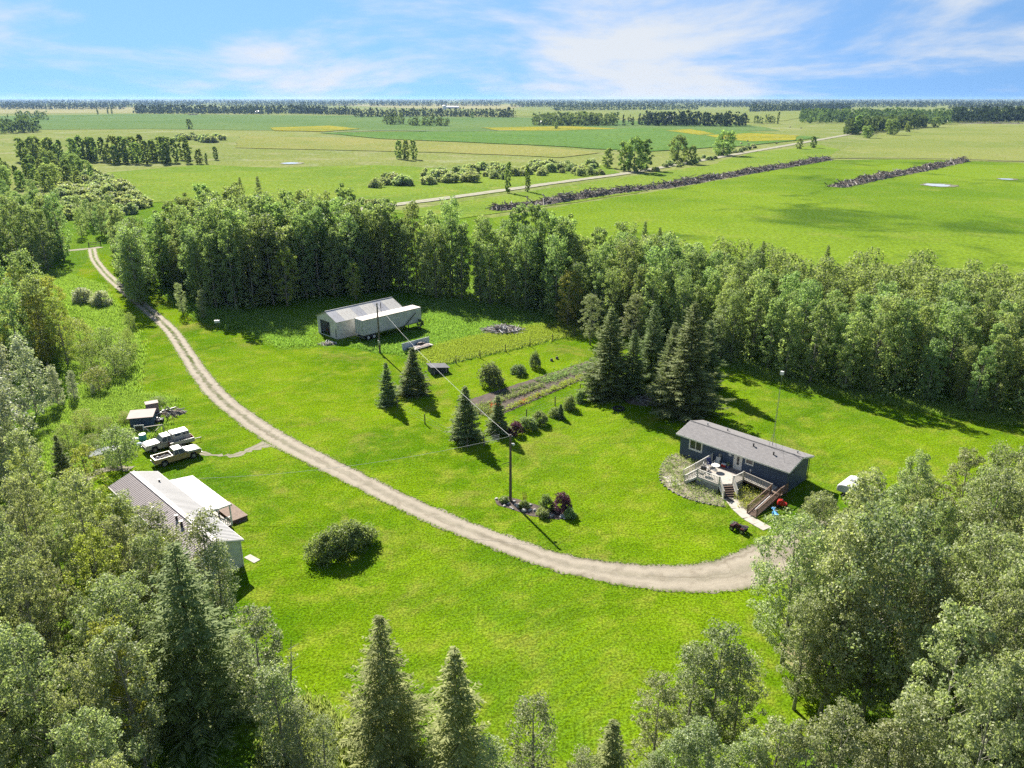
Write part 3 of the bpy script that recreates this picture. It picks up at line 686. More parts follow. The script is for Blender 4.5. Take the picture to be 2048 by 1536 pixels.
# silver leaved poplars and scrub at the left edge
for (u, v, vt, lab) in [(20, 860, 712, 'silver leaved poplar at the left edge, largest of its row'), (75, 830, 690, 'silver leaved poplar, second from the left edge'), (118, 812, 738, 'small silvery poplar third from the left edge'),
                        (150, 800, 745, 'small silvery sapling, fourth from the left edge'), (188, 792, 770, 'knee high silvery sapling, fifth from the left edge'), (-10, 960, 760, 'silver leaved tree cut by the left edge'), (40, 965, 800, 'large silvery green tree at the left edge before the junk')]:
    x, y = gxy(u, v); h = max(1.6, (v - vt) * .082)
    plant('silver_poplar', P_silver[rng.randrange(2)], (x, y), h, 10, rng, lab, 'tree', None, 1.1)
spr(128, 950, 5.2, P_smallspr[0], 7, 'dark young spruce at the left edge beside the path', .8)
for (u, v, h, w, lab) in [(232, 752, 4.6, 4.4, 'broad olive willow shrub by the drive, lower of the clump'), (215, 700, 4.0, 4.0, 'olive willow shrub by the drive, middle of the clump'), (262, 705, 4.2, 2.6, 'olive willow shrub nearest the drive'),
                          (185, 745, 5.0, 3.6, 'olive willow shrub at the grove edge'), (262, 660, 3.2, 2.2, 'small dark shrub at the lawn edge left of the drive'), (165, 700, 5.5, 4.6, 'olive willow shrub between the grove and the grey shrubs'), (200, 780, 3.6, 4.0, 'olive willow shrub above the weedy junk corner'), (250, 735, 4.4, 3.6, 'olive willow shrub right of the lower clump')]:
    plant('willow_shrub', P_scrub[rng.randrange(3)], gxy(u, v), h, 5, rng, lab, 'shrub', None, w / 4.6 * 5 / h * 1.1)
for k, (u, v, h, w, lab) in enumerate([(212, 868, 2.4, 2.6, 'leafy sapling clump above the tarp covered boat'), (186, 900, 2.0, 2.8, 'low leafy bush left of the tarp covered boat'), (250, 846, 1.6, 2.0, 'small bush at the left wall of the junk shed'), (340, 874, 1.0, 1.6, 'knee high bush between trestle and trailer'), (226, 934, 2.2, 2.2, 'bush at the foot of the small leafy tree'), (320, 812, 1.4, 2.4, 'low bush behind the scrap heap'), (172, 862, 3.0, 3.0, 'tall willow bush in the weeds left of the junk shed'), (140, 900, 3.4, 3.2, 'willow bush beside the dark young spruce')]):
    plant('willow_shrub', P_scrub[k % 3], gxy(u, v), h, 5, rng, lab, 'shrub', None, w / 4.6 * 5 / h)
for (u, v, w, lab) in [(168, 606, 4.2, 'grey leaved shrub left of the drive, left of two'), (205, 612, 4.2, 'grey leaved shrub left of the drive, right of two')]:
    bush('grey_shrub', u, v, 3.0, w, lab, P_silb[0])
for (u, v, h, lab) in [(366, 628, 6.5, 'slim young poplar right of the upper drive, left of two'), (408, 640, 6.2, 'slim young poplar right of the upper drive, right of two')]:
    x, y = gxy(u, v); plant('young_poplar', P_slim[0], (x, y), h, 12, rng, lab, 'tree', None, 1.25)
x, y = gxy(244, 940); plant('yard_tree', broadleaf('small_tree', 4.4, 2.1, .22, 40, 110, .17, 260, L_near, clump=.34, profile='round'), (x, y), 5.2, 4.4, rng, 'small leafy tree left of the gold pickup behind the cabin', 'tree')
# --- near grove, bottom left (round the cabin)
CABIN_CLEAR = [[(-44.5, 74), (-39.4, 78.2), (-23, 63), (-24, 58), (-30, 58)]]; rng = random.Random(21)
ps = grove([(-47, 58), (-42, 64), (-35, 58.5), (-31, 56.5), (-28.5, 51), (-28, 46), (-24.5, 41), (-20, 37), (-20, 27), (-46, 27)], 2.9, 46, P_near + P_near + P_round + P_yel, 15, (9.5, 13.5), 'poplar_tree',
           'poplar in the dense grove before the cabin, lower left', 'poplars in the grove before the cabin', (.8, 1.1), 'tree', CABIN_CLEAR,
           zone=lambda x, y, l, g: next(((a + ' of the grove before the cabin', 'grove before the cabin: ' + a) for c, a in ((y > 52, 'poplar at the cabin side'), (x < -36 and y > 40, 'poplar at the left edge middle'), (y > 40, 'poplar round the tall near spruce'), (x < -30, 'poplar in the bottom left corner'), (True, 'poplar at the bottom edge')) if c)))
grove([(-66, 66), (-58, 78), (-50, 73), (-45, 66), (-46, 58), (-62, 50)], 3.2, 22, P_near + P_yel + P_silver, 15, (9, 13), 'poplar_tree', 'poplar at the left edge behind the cabin end', 'poplars at the left edge beside the cabin', (.8, 1.1))
grove([(-44, 70.5), (-36.5, 63.6), (-30, 57.2), (-31.5, 55.5), (-38, 61), (-46, 68)], 2.0, 9, P_slim + P_yel, 13, (6.5, 9), 'poplar_tree', 'slim poplar close against the back wall of the cabin', 'slim poplars behind the cabin', (.9, 1.2))
for (u, vt, h, lab) in [(398, 1022, 10.5, 'slim poplar whose top overlaps the near end of the cabin roof'), (425, 1092, 8.5, 'slim poplar before the left half of the near cabin gable'), (300, 1010, 11, 'poplar overlapping the middle of the cabin roof edge'), (235, 985, 9, 'poplar overlapping the far end of the cabin roof edge')]:
    x, y = gxy(u, vt, h); plant('poplar_tree', P_slim[rng.randrange(2)], (x, y), h, 12, rng, lab, 'tree', None, 1.3)
x, y = gxy(345, 1085, 14.3); plant('spruce_tree', P_nearspr[0], (x, y), 14.3, 15, rng, 'tall near spruce with bare trunk before the cabin roof', 'tree', None, 1.45)
for (u, vt, h, pr, w, lab) in [(757, 1228, 11.5, P_nearspr[1], 1.3, 'dark near spruce, larger of two at the bottom edge of the lawn'), (908, 1292, 10.5, P_slimspr[0], 1.5, 'slim near spruce, smaller of two at the bottom edge of the lawn'),
                                (1228, 1436, 8, P_slimspr[1], 1.5, 'short spruce tip at the bottom edge, right of the lawn middle')]:
    x, y = gxy(u, vt, h); plant('spruce_tree', pr, (x, y), h, pr is P_nearspr[1] and 15 or 12, rng, lab, 'tree', None, w)
for (u, vt, h, lab) in [(500, 1232, 10, 'slim poplar right of the tall near spruce'), (545, 1330, 8.5, 'leafy poplar beside the dead stem at lower left'), (590, 1400, 7, 'low poplar at the bottom edge left of the spruces'), (640, 1440, 5.5, 'bushy sapling at the bottom edge left of the larger spruce'),
                        (1068, 1388, 8.5, 'round topped poplar alone at the bottom edge of the lawn'), (1160, 1500, 6, 'sapling at the bottom edge between poplar and short spruce'), (985, 1480, 6.5, 'sapling at the bottom edge beside the slim spruce')]:
    x, y = gxy(u, vt, h); plant('poplar_tree', P_slim[rng.randrange(2)] if h < 9.9 else P_near[1], (x, y), h, 12 if h < 9.9 else 15, rng, lab, 'tree', None, 1.25)
# dead stem
x, y = gxy(575, 1290, 8); mb = MB(); e = empty('dead_tree', (x, y, 0), 0, 'bare dead stem leaning beside the lower left trees', 'tree')
mb.tube([(-.5, 0, 0), (-.25, 0, 3), (0, .1, 6), (.25, .1, 8.4)], [.1, .08, .05, .015], 6)
mb.build('trunk', M_bark, e); mb = MB()
for i in range(7):
    z = 4 + i * .6; a = i * 2.1; mb.tube([(-.2 + z * .03, .05, z), (-.2 + z * .03 + math.cos(a) * .7, math.sin(a) * .7, z + .5)], [.025, .006], 4, False)
mb.build('branches', M_bark, e)
# --- near grove, bottom right
grove([(30.5, 57), (36, 59), (44, 61), (60, 62), (64, 40), (36, 26), (22, 26), (24, 40), (27.5, 48), (29.5, 56)], 2.75, 78, P_near + P_near + P_slim + P_round[:1], 15, (11.5, 16), 'poplar_tree',
      'grey green poplar in the big grove at lower right', 'poplars in the lower right grove', (.66, .92),
      zone=lambda x, y, l, g: next(((a + ' of the lower right grove', 'lower right grove: ' + a) for c, a in ((y > 54 and x < 42, 'poplar below the camper at the top'), (y > 54, 'poplar at the upper right edge'), (x > 44, 'poplar at the right edge middle'), (y > 40, 'poplar round the forked dark trunk in the middle'), (x < 30, 'poplar at the bottom edge, lawn side'), (True, 'poplar in the bottom right corner')) if c)))
for (u, v, h, lab) in [(1652, 1404, 15.5, 'leaning poplar with twin bare trunks at the lawn edge, lower right'), (1722, 1440, 17, 'tall poplar with forked dark trunk inside the lower right grove')]:
    x, y = gxy(u, v); plant('poplar_tree', P_round[rng.randrange(3)], (x, y), h, 14, rng, lab, 'tree', None, .86)
for (u, vt, h, lab) in [(1390, 1290, 9.5, 'bushy poplar left in front of the lower right grove'), (1445, 1262, 10.5, 'poplar in front of the lower right grove near the bare patch'), (1320, 1360, 8, 'leafy sapling at the bottom edge left of the lower right grove'), (1490, 1300, 9, 'poplar before the bare patch, rightmost of its clump'), (1350, 1450, 8, 'low leafy tree at the bottom edge under the right clump'), (1440, 1450, 9, 'broad low tree at the bottom edge, lower right'), (1560, 1440, 9, 'feathery poplar at the bottom edge below the bare patch'), (1622, 1470, 9, 'low poplar at the bottom edge under the twin trunks'), (1500, 1475, 8, 'leafy poplar at the bottom edge between the right clump and the twin trunks'), (1705, 1425, 10, 'light poplar in front of the forked trunk at the bottom'), (1785, 1440, 9.5, 'light poplar at the bottom edge right of the forked trunk'), (1300, 1500, 6, 'small leafy sapling at the bottom edge, left end of the right clump'), (1860, 1400, 11, 'tall feathery poplar at the bottom, right of the forked trunk')]:
    x, y = gxy(u, vt, h); plant('poplar_tree', P_near[rng.randrange(4)], (x, y), h, 15, rng, lab, 'tree', None, 1.1)
for (u, v, h, lab) in [(1712, 1120, 7.0, 'poplar beside the camper at the upper edge of the lower right grove'), (1625, 1128, 7.5, 'rounded leafy poplar beside the ramp and drive end')]:
    x, y = gxy(u, v); plant('poplar_tree', P_round[0], (x, y), h, 14, rng, lab, 'tree', None, .95)
for k, (u, vt, h) in enumerate([(1608, 1040, 13), (1640, 992, 12), (1700, 1020, 13), (1764, 985, 12), (1850, 955, 12), (1950, 905, 12), (1625, 1190, 10), (1690, 1150, 12), (2030, 900, 12)]):
    x, y = gxy(u, vt, h); plant('poplar_tree', P_round[k % 3] if k % 4 == 0 else P_near[k % 4], (x, y), h, 14 if k % 4 == 0 else 15, rng, 'full grey green poplar at the lawn side of the lower right grove', 'tree', 'lawn side poplars of the lower right grove', .95)
x, y = gxy(2062, 880); plant('poplar_tree', P_near[0], (x, y), 10, 15, rng, 'poplar cut by the right edge below the aspen belt', 'tree')

# --- trees out in the fields
for i in range(44):
    u = 45 + i * 9.2 + rng.uniform(-5, 5); v = 326 + rng.uniform(-7, 3)
    if 130 < u < 140 or 196 < u < 206 or 340 < u < 352: continue
    if u > 385 and i % 2: continue
    x, y = gxy(u, v); h = rng.uniform(12, 18) if u < 380 else rng.uniform(7, 14)
    plant('row_tree', P_mid[rng.randrange(2)], (x, y), h, 16, rng, 'slender aspen in the long thin row across the left pasture', 'tree', 'aspens in the pasture row', rng.uniform(1.0, 1.5))
field_trees = [(1215, 336, 12, 1.4, 1, 'rounded tree left of the big clump by the gravel road'), (1248, 342, 17, 1.2, 1, 'tree at the left of the big clump by the gravel road'), (1268, 344, 20, 1.2, 2, 'tallest tree of the big clump by the gravel road'), (1288, 340, 18, 1.3, 1, 'tree at the right of the big clump by the gravel road'),
    (1354, 326, 18, 1.3, 2, 'dark tree left of two beside the gravel road'), (1384, 328, 12, 1.2, 1, 'smaller tree between the two dark road trees'), (1445, 311, 18, 1.7, 2, 'broad round dark tree beside the gravel road'),
    (798, 318, 13, 1.0, 1, 'left tree of the small clump alone in the pasture'), (812, 320, 14, 1.0, 1, 'middle tree of the small clump alone in the pasture'), (828, 319, 13.5, 1.0, 1, 'right tree of the small clump alone in the pasture'),
    (1015, 386, 14, .8, 0, 'thin tree at the road verge, left of two'), (1055, 384, 12, .8, 0, 'thin tree at the road verge, right of two'), (380, 258, 14, 1.6, 1, 'lone round tree in the far left pasture'),
    (1598, 298, 9, 1.6, 1, 'bushy tree by the road bend, left of two'), (1626, 296, 10, 1.5, 1, 'bushy tree by the road bend, right of two'), (1735, 276, 13, 1.7, 2, 'round tree nearest the hay field corner'),
    (1712, 268, 22, 1.3, 1, 'tall dark tree at the head of the hedgerow right of the road'), (1784, 270, 18, 1.6, 2, 'rounded tree in the hedgerow by the hay field'), (1815, 264, 13, 1.6, 1, 'smaller tree in the hedgerow by the hay field'), (1870, 255, 15, 1.7, 2, 'wide tree at the far end of the hedgerow'),
    (196, 229, 17, 1.1, 0, 'distant thin tree standing alone, leftmost'), (216, 228, 16, 1.1, 0, 'distant thin tree standing alone, second'), (224, 228, 17, 1.1, 0, 'distant thin tree standing alone, third'), (1555, 248, 20, .8, 0, 'distant pointed tree alone in the hay'), (1112, 258, 10, 1.5, 1, 'small bush tree far out in the green field'), (945, 236, 12, 1.5, 1, 'distant single bush by the far tree line')]
for (u, v, h, w, k, lab) in field_trees:
    x, y = gxy(u, v); plant('field_tree', P_mid[k], (x, y), h, 16, rng, lab, 'tree', None, w)
for i in range(95):      # willow scrub between pasture and road
    t_ = rng.random(); u = 760 + t_ * 440 + rng.uniform(-20, 20); v = 368 - 26 * t_ - 14 * math.sin(t_ * 3.1) * rng.random() + rng.uniform(-8, 10)
    x, y = gxy(u, v); hh = rng.uniform(2.5, 5.2)
    plant('willow_bush', P_wil[rng.randrange(3)], (x, y), hh, 2.6, rng, 'pale willow bush in the scrub strip beside the gravel road', 'shrub', 'willow scrub by the road', rng.uniform(.9, 1.3), SH)
for i in range(26):
    u = 1310 + i * 8 + rng.uniform(-6, 6); v = 340 - (u - 1310) * .22 + rng.uniform(-3, 5)
    x, y = gxy(u, v); plant('willow_bush', P_wil[rng.randrange(3)], (x, y), rng.uniform(1.6, 3.8), 2.6, rng, 'low bush along the gravel road verge', 'shrub', 'verge bushes', rng.uniform(.9, 1.4), SH)
for i in range(20):
    u = 352 + i * 4.8; x, y = gxy(u, 279 + rng.uniform(-4, 4) + i * .2); plant('willow_bush', P_wil[rng.randrange(3)], (x, y), rng.uniform(4, 7), 2.6, rng, 'dark bush in the clump below the lone pasture tree', 'shrub', 'bush clump in the pasture', 1.1, SH)
for i in range(9):
    u = 690 + i * 9 + rng.uniform(-8, 8); x, y = gxy(u, 412 + rng.uniform(-6, 6)); plant('willow_bush', P_wil[rng.randrange(3)], (x, y), rng.uniform(2, 3.5), 2.6, rng, 'dark bush between the wood top and the gravel road', 'shrub', 'bushes behind the wood', 1.0, SH)

# --- far woods: masses of trees read as one band each
def farwood(name, label, bases, h, depth, spacing, seed, mat=None, quads=16, conifer=.0):
    r_ = np.random.default_rng(seed); Cs = []; Ss = []
    for (u0, v0), (u1, v1) in zip(bases, bases[1:]):
        a, b = gp(u0, v0), gp(u1, v1); L = (b - a).length; n = max(2, int(L / spacing)); nd = max(1, int(depth / spacing / 1.6))
        for i in range(n):
            for j in range(nd):
                p = a.lerp(b, (i + r_.uniform(0, 1)) / n); d = Vector((p.x, p.y, 0)).normalized(); p = p + d * (j + r_.uniform(0, 1)) * spacing * 1.6
                hh = h * r_.uniform(.6, 1.12); con = r_.random() < conifer; rr = hh * (.16 if con else .3) * r_.uniform(.8, 1.25); k = quads
                q = r_.uniform(0, 1, size=k); w = (1 - q) if con else np.sqrt(np.clip(1 - (2 * q * .95 - .75) ** 2 / 1.7, .05, 1))
                an = r_.uniform(0, 6.28, size=k); ra = rr * w * np.sqrt(r_.uniform(.2, 1, size=k))
                Cs.append(np.stack([p.x + np.cos(an) * ra, p.y + np.sin(an) * ra, hh * (.06 + .9 * q)], 1)); Ss.append(hh * (.17 if con else .25) * r_.uniform(.7, 1.3, size=k))
    C = np.concatenate(Cs); V, F = leaves(C, np.concatenate(Ss), r_, .5, None, .85); V[:, 2] = np.maximum(V[:, 2], 0.05)
    o = obj(name, np_mesh(name, V, F, mat or L_farw)); tag(o, label, 'wood', None, 'stuff'); return o
farwood('wood', 'dark wooded band below the left horizon', [(272, 228), (520, 229), (640, 228)], 23, 300, 15, 1, L_fards, 16, .35)
farwood('wood', 'tree line left of the white grain bins', [(600, 228), (712, 231)], 20, 120, 13, 2, L_fards, 16, .3)
farwood('wood', 'dark tree line in front of the tan fields, middle', [(712, 235), (880, 234), (1032, 236)], 20, 120, 12, 3, L_fards, 18, .4)
farwood('wood', 'small wood of two blocks in the middle green field, left block', [(770, 250), (805, 249)], 18, 40, 8, 4, L_farw, 22, .1)
farwood('wood', 'small wood of two blocks in the middle green field, right block', [(820, 252), (900, 253)], 15, 40, 8, 5, L_farw, 22, .1)
farwood('wood', 'oblong wood right of the middle of the far fields', [(1068, 252), (1150, 252), (1232, 252)], 20, 90, 9, 6, L_farw, 22, .1)
farwood('wood', 'farmstead shelter wood with pointed spruces', [(1242, 252), (1300, 250)], 17, 40, 9, 7, L_fards, 22, .5)
farwood('wood', 'farmstead shelter wood, dense right part', [(1290, 252), (1400, 253), (1488, 254)], 22, 90, 9, 8, L_fards, 22, .35)
farwood('wood', 'thin wood between the fields right of the farmstead', [(1505, 248), (1550, 247)], 15, 40, 9, 9, L_farw, 20, .1)
farwood('wood', 'long wooded ridge on the right beyond the road', [(1600, 247), (1700, 246), (1800, 247), (1900, 250)], 22, 420, 13, 10, L_farw, 18, .2)
farwood('wood', 'tall dark wood at the right edge beyond the hay field', [(1900, 246), (2048, 244), (2300, 244)], 26, 260, 12, 11, L_fards, 20, .4)
farwood('wood', 'wood block at the left edge of the far pasture', [(-200, 268), (0, 268), (78, 265)], 20, 90, 9, 12, L_farw, 22, .1)
farwood('wood', 'distant wood clump upper left', [(34, 240), (94, 240)], 18, 60, 10, 13, L_farw, 20, .1)
farwood('wood', 'hedgerow wood leading to the right edge', [(1690, 270), (1760, 262), (1850, 254)], 19, 50, 8, 14, L_farw, 22, .15)
farwood('wood', 'distant wood line right of centre', [(1105, 222), (1200, 221), (1395, 220)], 20, 160, 15, 15, L_fards, 14, .3)
farwood('wood', 'distant wood line at right below the horizon', [(1500, 224), (1590, 222), (1700, 218)], 22, 200, 16, 16, L_fards, 14, .3)
for i, (Y, dens, hh) in enumerate([(3300, .45, 21), (4000, .85, 23), (4600, .95, 24), (5400, 1, 25), (6400, 1, 26), (7600, 1, 27), (9200, 1, 29), (11500, 1, 32), (14500, 1, 36)]):
    r_ = random.Random(900 + i); v = HOR + FPX * CAMH / Y / (CP * CP) * .995; segs = []
    u = -150
    while u < 2200:
        L = r_.uniform(90, 420)
        if r_.random() < dens and not (Y < 4500 and 640 < u + L / 2 < 1060): segs.append((u, min(u + L, 2250)))
        u += L + r_.uniform(0, 60)
    for (ua, ub) in segs:
        va = v + r_.uniform(-.4, .4)
        farwood('far_wood', 'hazy blue wood near the horizon', [(ua, va), (ub, va)], hh, 250 if Y < 7000 else 500, Y / 190, r_.randrange(9999), L_fards, 12, .3)['group'] = 'hazy horizon woods'

# --- tall grass and weeds
def tufts(name, label, poly, n, h, seed, mat, w=.035, blades=5, avoid=(), spread=.16):
    r_ = np.random.default_rng(seed); xs = [p[0] for p in poly]; ys = [p[1] for p in poly]; P = []
    py = random.Random(seed); tries = 0
    while len(P) < n and tries < n * 8:
        tries += 1
        x, y = py.uniform(min(xs), max(xs)), py.uniform(min(ys), max(ys))
        if inpoly(x, y, poly) and not any(inpoly(x, y, a) for a in avoid): P.append((x + py.gauss(0, .55), y + py.gauss(0, .55)))
    P = np.repeat(np.array(P), blades, 0); m = len(P)
    a = r_.uniform(0, 6.28, m); b = np.stack([P[:, 0] + r_.normal(size=m) * spread, P[:, 1] + r_.normal(size=m) * spread, np.zeros(m)], 1)
    hh = h * r_.uniform(.45, 1.25, m); ln = r_.uniform(.1, .55, m) * hh
    tip = b + np.stack([np.cos(a) * ln, np.sin(a) * ln, hh], 1); s_ = np.stack([-np.sin(a), np.cos(a), np.zeros(m)], 1) * w * r_.uniform(.6, 1.6, m)[:, None]
    mid = b + (tip - b) * np.array([.35, .35, .55])
    V = np.stack([b - s_ * .6, mid - s_, tip, mid + s_], 1).reshape(-1, 3)
    o = obj(name, np_mesh(name, V, np.arange(4 * m).reshape(m, 4), mat)); tag(o, label, 'grass', None, 'stuff'); return o
G_tall = leafmat('tall_grass', (.19, .29, .05, 1), (.33, .42, .10, 1), .5, 0)
G_weed = leafmat('weeds', (.18, .27, .055, 1), (.36, .45, .12, 1), .5, 0)
G_pale = leafmat('pale_weeds', (.22, .29, .11, 1), (.38, .43, .22, 1), .5, 0)
tufts('tall_grass', 'tall yellow green grass strip north of the garden fence', pxs([(865, 733), (960, 712), (1060, 690), (1188, 660), (1180, 640), (1080, 650), (980, 668), (880, 690), (850, 700), (835, 712)]), 12000, .5, 1, G_tall, .03)
tufts('tall_grass', 'rough grass in the shade round the shed and trailer', pxs([(560, 696), (690, 688), (745, 703), (830, 712), (880, 690), (980, 668), (1180, 640), (1180, 620), (1000, 600), (860, 600), (630, 650), (520, 620), (480, 650)]), 14000, .45, 2, G_weed, .032, avoid=HOUSE_CLEAR)
tufts('weeds', 'weedy growth round the junk shed and trucks', pxs([(150, 800), (262, 786), (348, 798), (338, 832), (318, 866), (250, 910), (160, 950), (60, 960), (60, 840)]), 15000, .5, 3, G_weed, .035)
tufts('weeds', 'tall weeds between grove and drive on the left', pxs([(100, 540), (205, 572), (236, 620), (262, 655), (288, 700), (275, 760), (262, 790), (150, 800), (120, 700), (170, 640), (100, 580)]), 14000, .6, 4, G_weed, .04)
tufts('tall_grass', 'rough grass between upper drive and wood', pxs([(230, 530), (330, 590), (400, 642), (470, 660), (500, 640), (470, 620), (400, 600), (300, 560), (230, 520)]), 9000, .6, 5, G_tall, .04)
tufts('tall_grass', 'dark grass along the foot of the aspen belt', pxs([(1300, 700), (1440, 732), (1600, 776), (1750, 806), (1900, 834), (2100, 860), (2100, 830), (1900, 805), (1750, 780), (1600, 750), (1440, 712), (1300, 680)]), 8000, .5, 6, G_weed, .035)
tufts('undergrowth', 'undergrowth beneath the lower left grove', [(-50, 60), (-36, 60), (-30, 55), (-24, 44), (-17, 36), (-14, 26), (-50, 26)], 12000, .5, 7, G_weed, .028)
tufts('undergrowth', 'undergrowth beneath the lower right grove', [(30, 62), (46, 66), (64, 62), (66, 40), (36, 24), (20, 24), (22, 34), (25, 42), (27, 50)], 12000, .4, 8, G_weed, .025)
tufts('pale_weeds', 'pale weeds at the lower left lawn corner', pxs([(600, 1400), (660, 1440), (690, 1480), (650, 1640), (500, 1640), (540, 1500)]), 2600, .7, 9, G_pale, .05)
LP = pxs(LAWN)
# grass fringe and stray tufts along the drive, green crown strip in its upper half
r_ = random.Random(77); q = []
for i, c in enumerate(DRIVE[:-20]):
    d = DRIVE[min(i + 1, len(DRIVE) - 1)] - DRIVE[max(i - 1, 0)]; d.z = 0; d.normalize(); nr = Vector((-d.y, d.x, 0))
    for k in range(7):
        for sgn in (-1, 1):
            p = c + nr * sgn * (c.z / 2 + abs(r_.gauss(0, .16)) - .12); q.append((p.x, p.y, .14))
    if i < 260:
        for k in range(5):
            if r_.random() < .55 * (1 - i / 300): p = c + nr * r_.gauss(0, .16) + d * r_.uniform(0, .5); q.append((p.x, p.y, .16))
nq = np.array(q); g_ = np.random.default_rng(5); m = len(nq) * 3; P = np.repeat(nq, 3, 0); a = g_.uniform(0, 6.28, m); hh = P[:, 2] * g_.uniform(.5, 1.5, m)
b = np.stack([P[:, 0] + g_.normal(size=m) * .08, P[:, 1] + g_.normal(size=m) * .08, np.full(m, .03)], 1); tip = b + np.stack([np.cos(a) * hh * .5, np.sin(a) * hh * .5, hh], 1)
s_ = np.stack([-np.sin(a), np.cos(a), np.zeros(m)], 1) * .03
V = np.stack([b - s_, tip, b + s_], 1).reshape(-1, 3)
tag(obj('verge_grass', np_mesh('verge_grass', V, np.arange(3 * m).reshape(m, 3), G_tall)), 'short grass fringing the gravel drive', 'grass', None, 'stuff')
# ================================================================== BUILDINGS AND THINGS
M_white = plain('white_paint', (.60, .60, .58, 1), .5, (.48, .47, .44, 1), 1.2, .15)
M_trim = plain('white_trim', (.68, .67, .64, 1), .5, (.57, .56, .53, 1), 2)
M_black = plain('black_rubber', (.018, .018, .02, 1), .8, (.03, .03, .03, 1), 8)
M_dmetal = plain('dark_metal', (.05, .05, .055, 1), .45, (.08, .07, .06, 1), 5, metal=.5)
M_gmetal = plain('grey_metal', (.36, .37, .38, 1), .4, (.28, .28, .28, 1), 4, metal=.6)
M_rust = plain('rusty_metal', (.22, .11, .06, 1), .85, (.12, .06, .04, 1), 3, .3)
M_wood_g = plain('weathered_wood', (.42, .40, .36, 1), .85, (.28, .26, .23, 1), 2.5, .3)
M_wood_b = plain('brown_wood', (.185, .125, .092, 1), .8, (.125, .085, .062, 1), 2.5, .3)
M_wood_l = plain('pale_deck_wood', (.40, .36, .31, 1), .8, (.30, .27, .23, 1), 2, .3)
M_pole = plain('pole_wood', (.15, .12, .095, 1), .9, (.09, .075, .06, 1), 4, .4)
M_conc = plain('concrete', (.40, .365, .31, 1), .9, (.30, .27, .23, 1), 1.5, .3)
M_red = plain('red_plastic', (.48, .03, .02, 1), .4, (.36, .03, .025, 1), 3)
M_blue = plain('blue_plastic', (.10, .33, .62, 1), .4, (.14, .38, .66, 1), 3)
M_teal = plain('teal_plastic', (.05, .28, .25, 1), .5, (.04, .2, .2, 1), 3)
M_navy = plain('navy_cloth', (.05, .06, .16, 1), .9, (.08, .09, .2, 1), 3)
M_rock = plain('field_stone', (.42, .40, .37, 1), .9, (.24, .23, .22, 1), 1.5, .5)
M_soil = plain('garden_soil', (.095, .072, .058, 1), 1, (.05, .04, .033, 1), 1.2, .9, bscale=5)
t = NT('window_glass'); M_glass = t.done(t.bsdf((.025, .03, .038, 1), .06, None, 0, .7))
t = NT('vehicle_glass'); M_vglass = t.done(t.bsdf((.03, .05, .08, 1), .05, None, 0, .8))
def lapmat(name, c, c2, pitch=.12, axis='Z'):
    t = NT(name); tcn = t.n('ShaderNodeTexCoord'); sp_ = t.n('ShaderNodeSeparateXYZ'); t.l(tcn.outputs['Object'], sp_.inputs[0])
    f = t.math('FRACT', t.math('DIVIDE', sp_.outputs[axis], pitch))
    col = t.mix(t.ramp(t.noise(1.2, 4, .6, t.pos()), .35, .7), c, c2)
    MATS[name] = t.done(t.bsdf(col, .6, t.bump(f, .8, .02), 0, .3)); return MATS[name]
M_siding = lapmat('navy_siding', (.046, .070, .118, 1), (.058, .084, .134, 1))
M_rail = plain('rail_paint', (.54, .52, .47, 1), .6, (.42, .40, .36, 1), 2)
M_wsiding = lapmat('white_siding', (.62, .64, .64, 1), (.54, .56, .56, 1))
def shinglemat(name, c, c2):
    t = NT(name); tcn = t.n('ShaderNodeTexCoord'); mp_ = t.n('ShaderNodeMapping'); t.l(tcn.outputs['Object'], mp_.inputs[0])
    b = t.n('ShaderNodeTexBrick'); t.l(mp_.outputs[0], b.inputs['Vector']); b.inputs['Scale'].default_value = 1.0
    b.inputs['Brick Width'].default_value = .32; b.inputs['Row Height'].default_value = .145; b.inputs['Mortar Size'].default_value = .012
    b.inputs['Color1'].default_value = c; b.inputs['Color2'].default_value = c2; b.inputs['Mortar'].default_value = tuple(x * .45 for x in c[:3]) + (1,)
    col = t.mix(t.ramp(t.noise(.9, 5, .65, t.pos()), .35, .7, 0, .45), b.outputs['Color'], tuple(x * .72 for x in c[:3]) + (1,))
    MATS[name] = t.done(t.bsdf(col, .9, t.bump(t.noise(14, 3, .7, t.pos()), .6, .02), 0, .2)); return MATS[name]
M_shingle = shinglemat('grey_shingle', (.24, .228, .225, 1), (.175, .167, .168, 1))

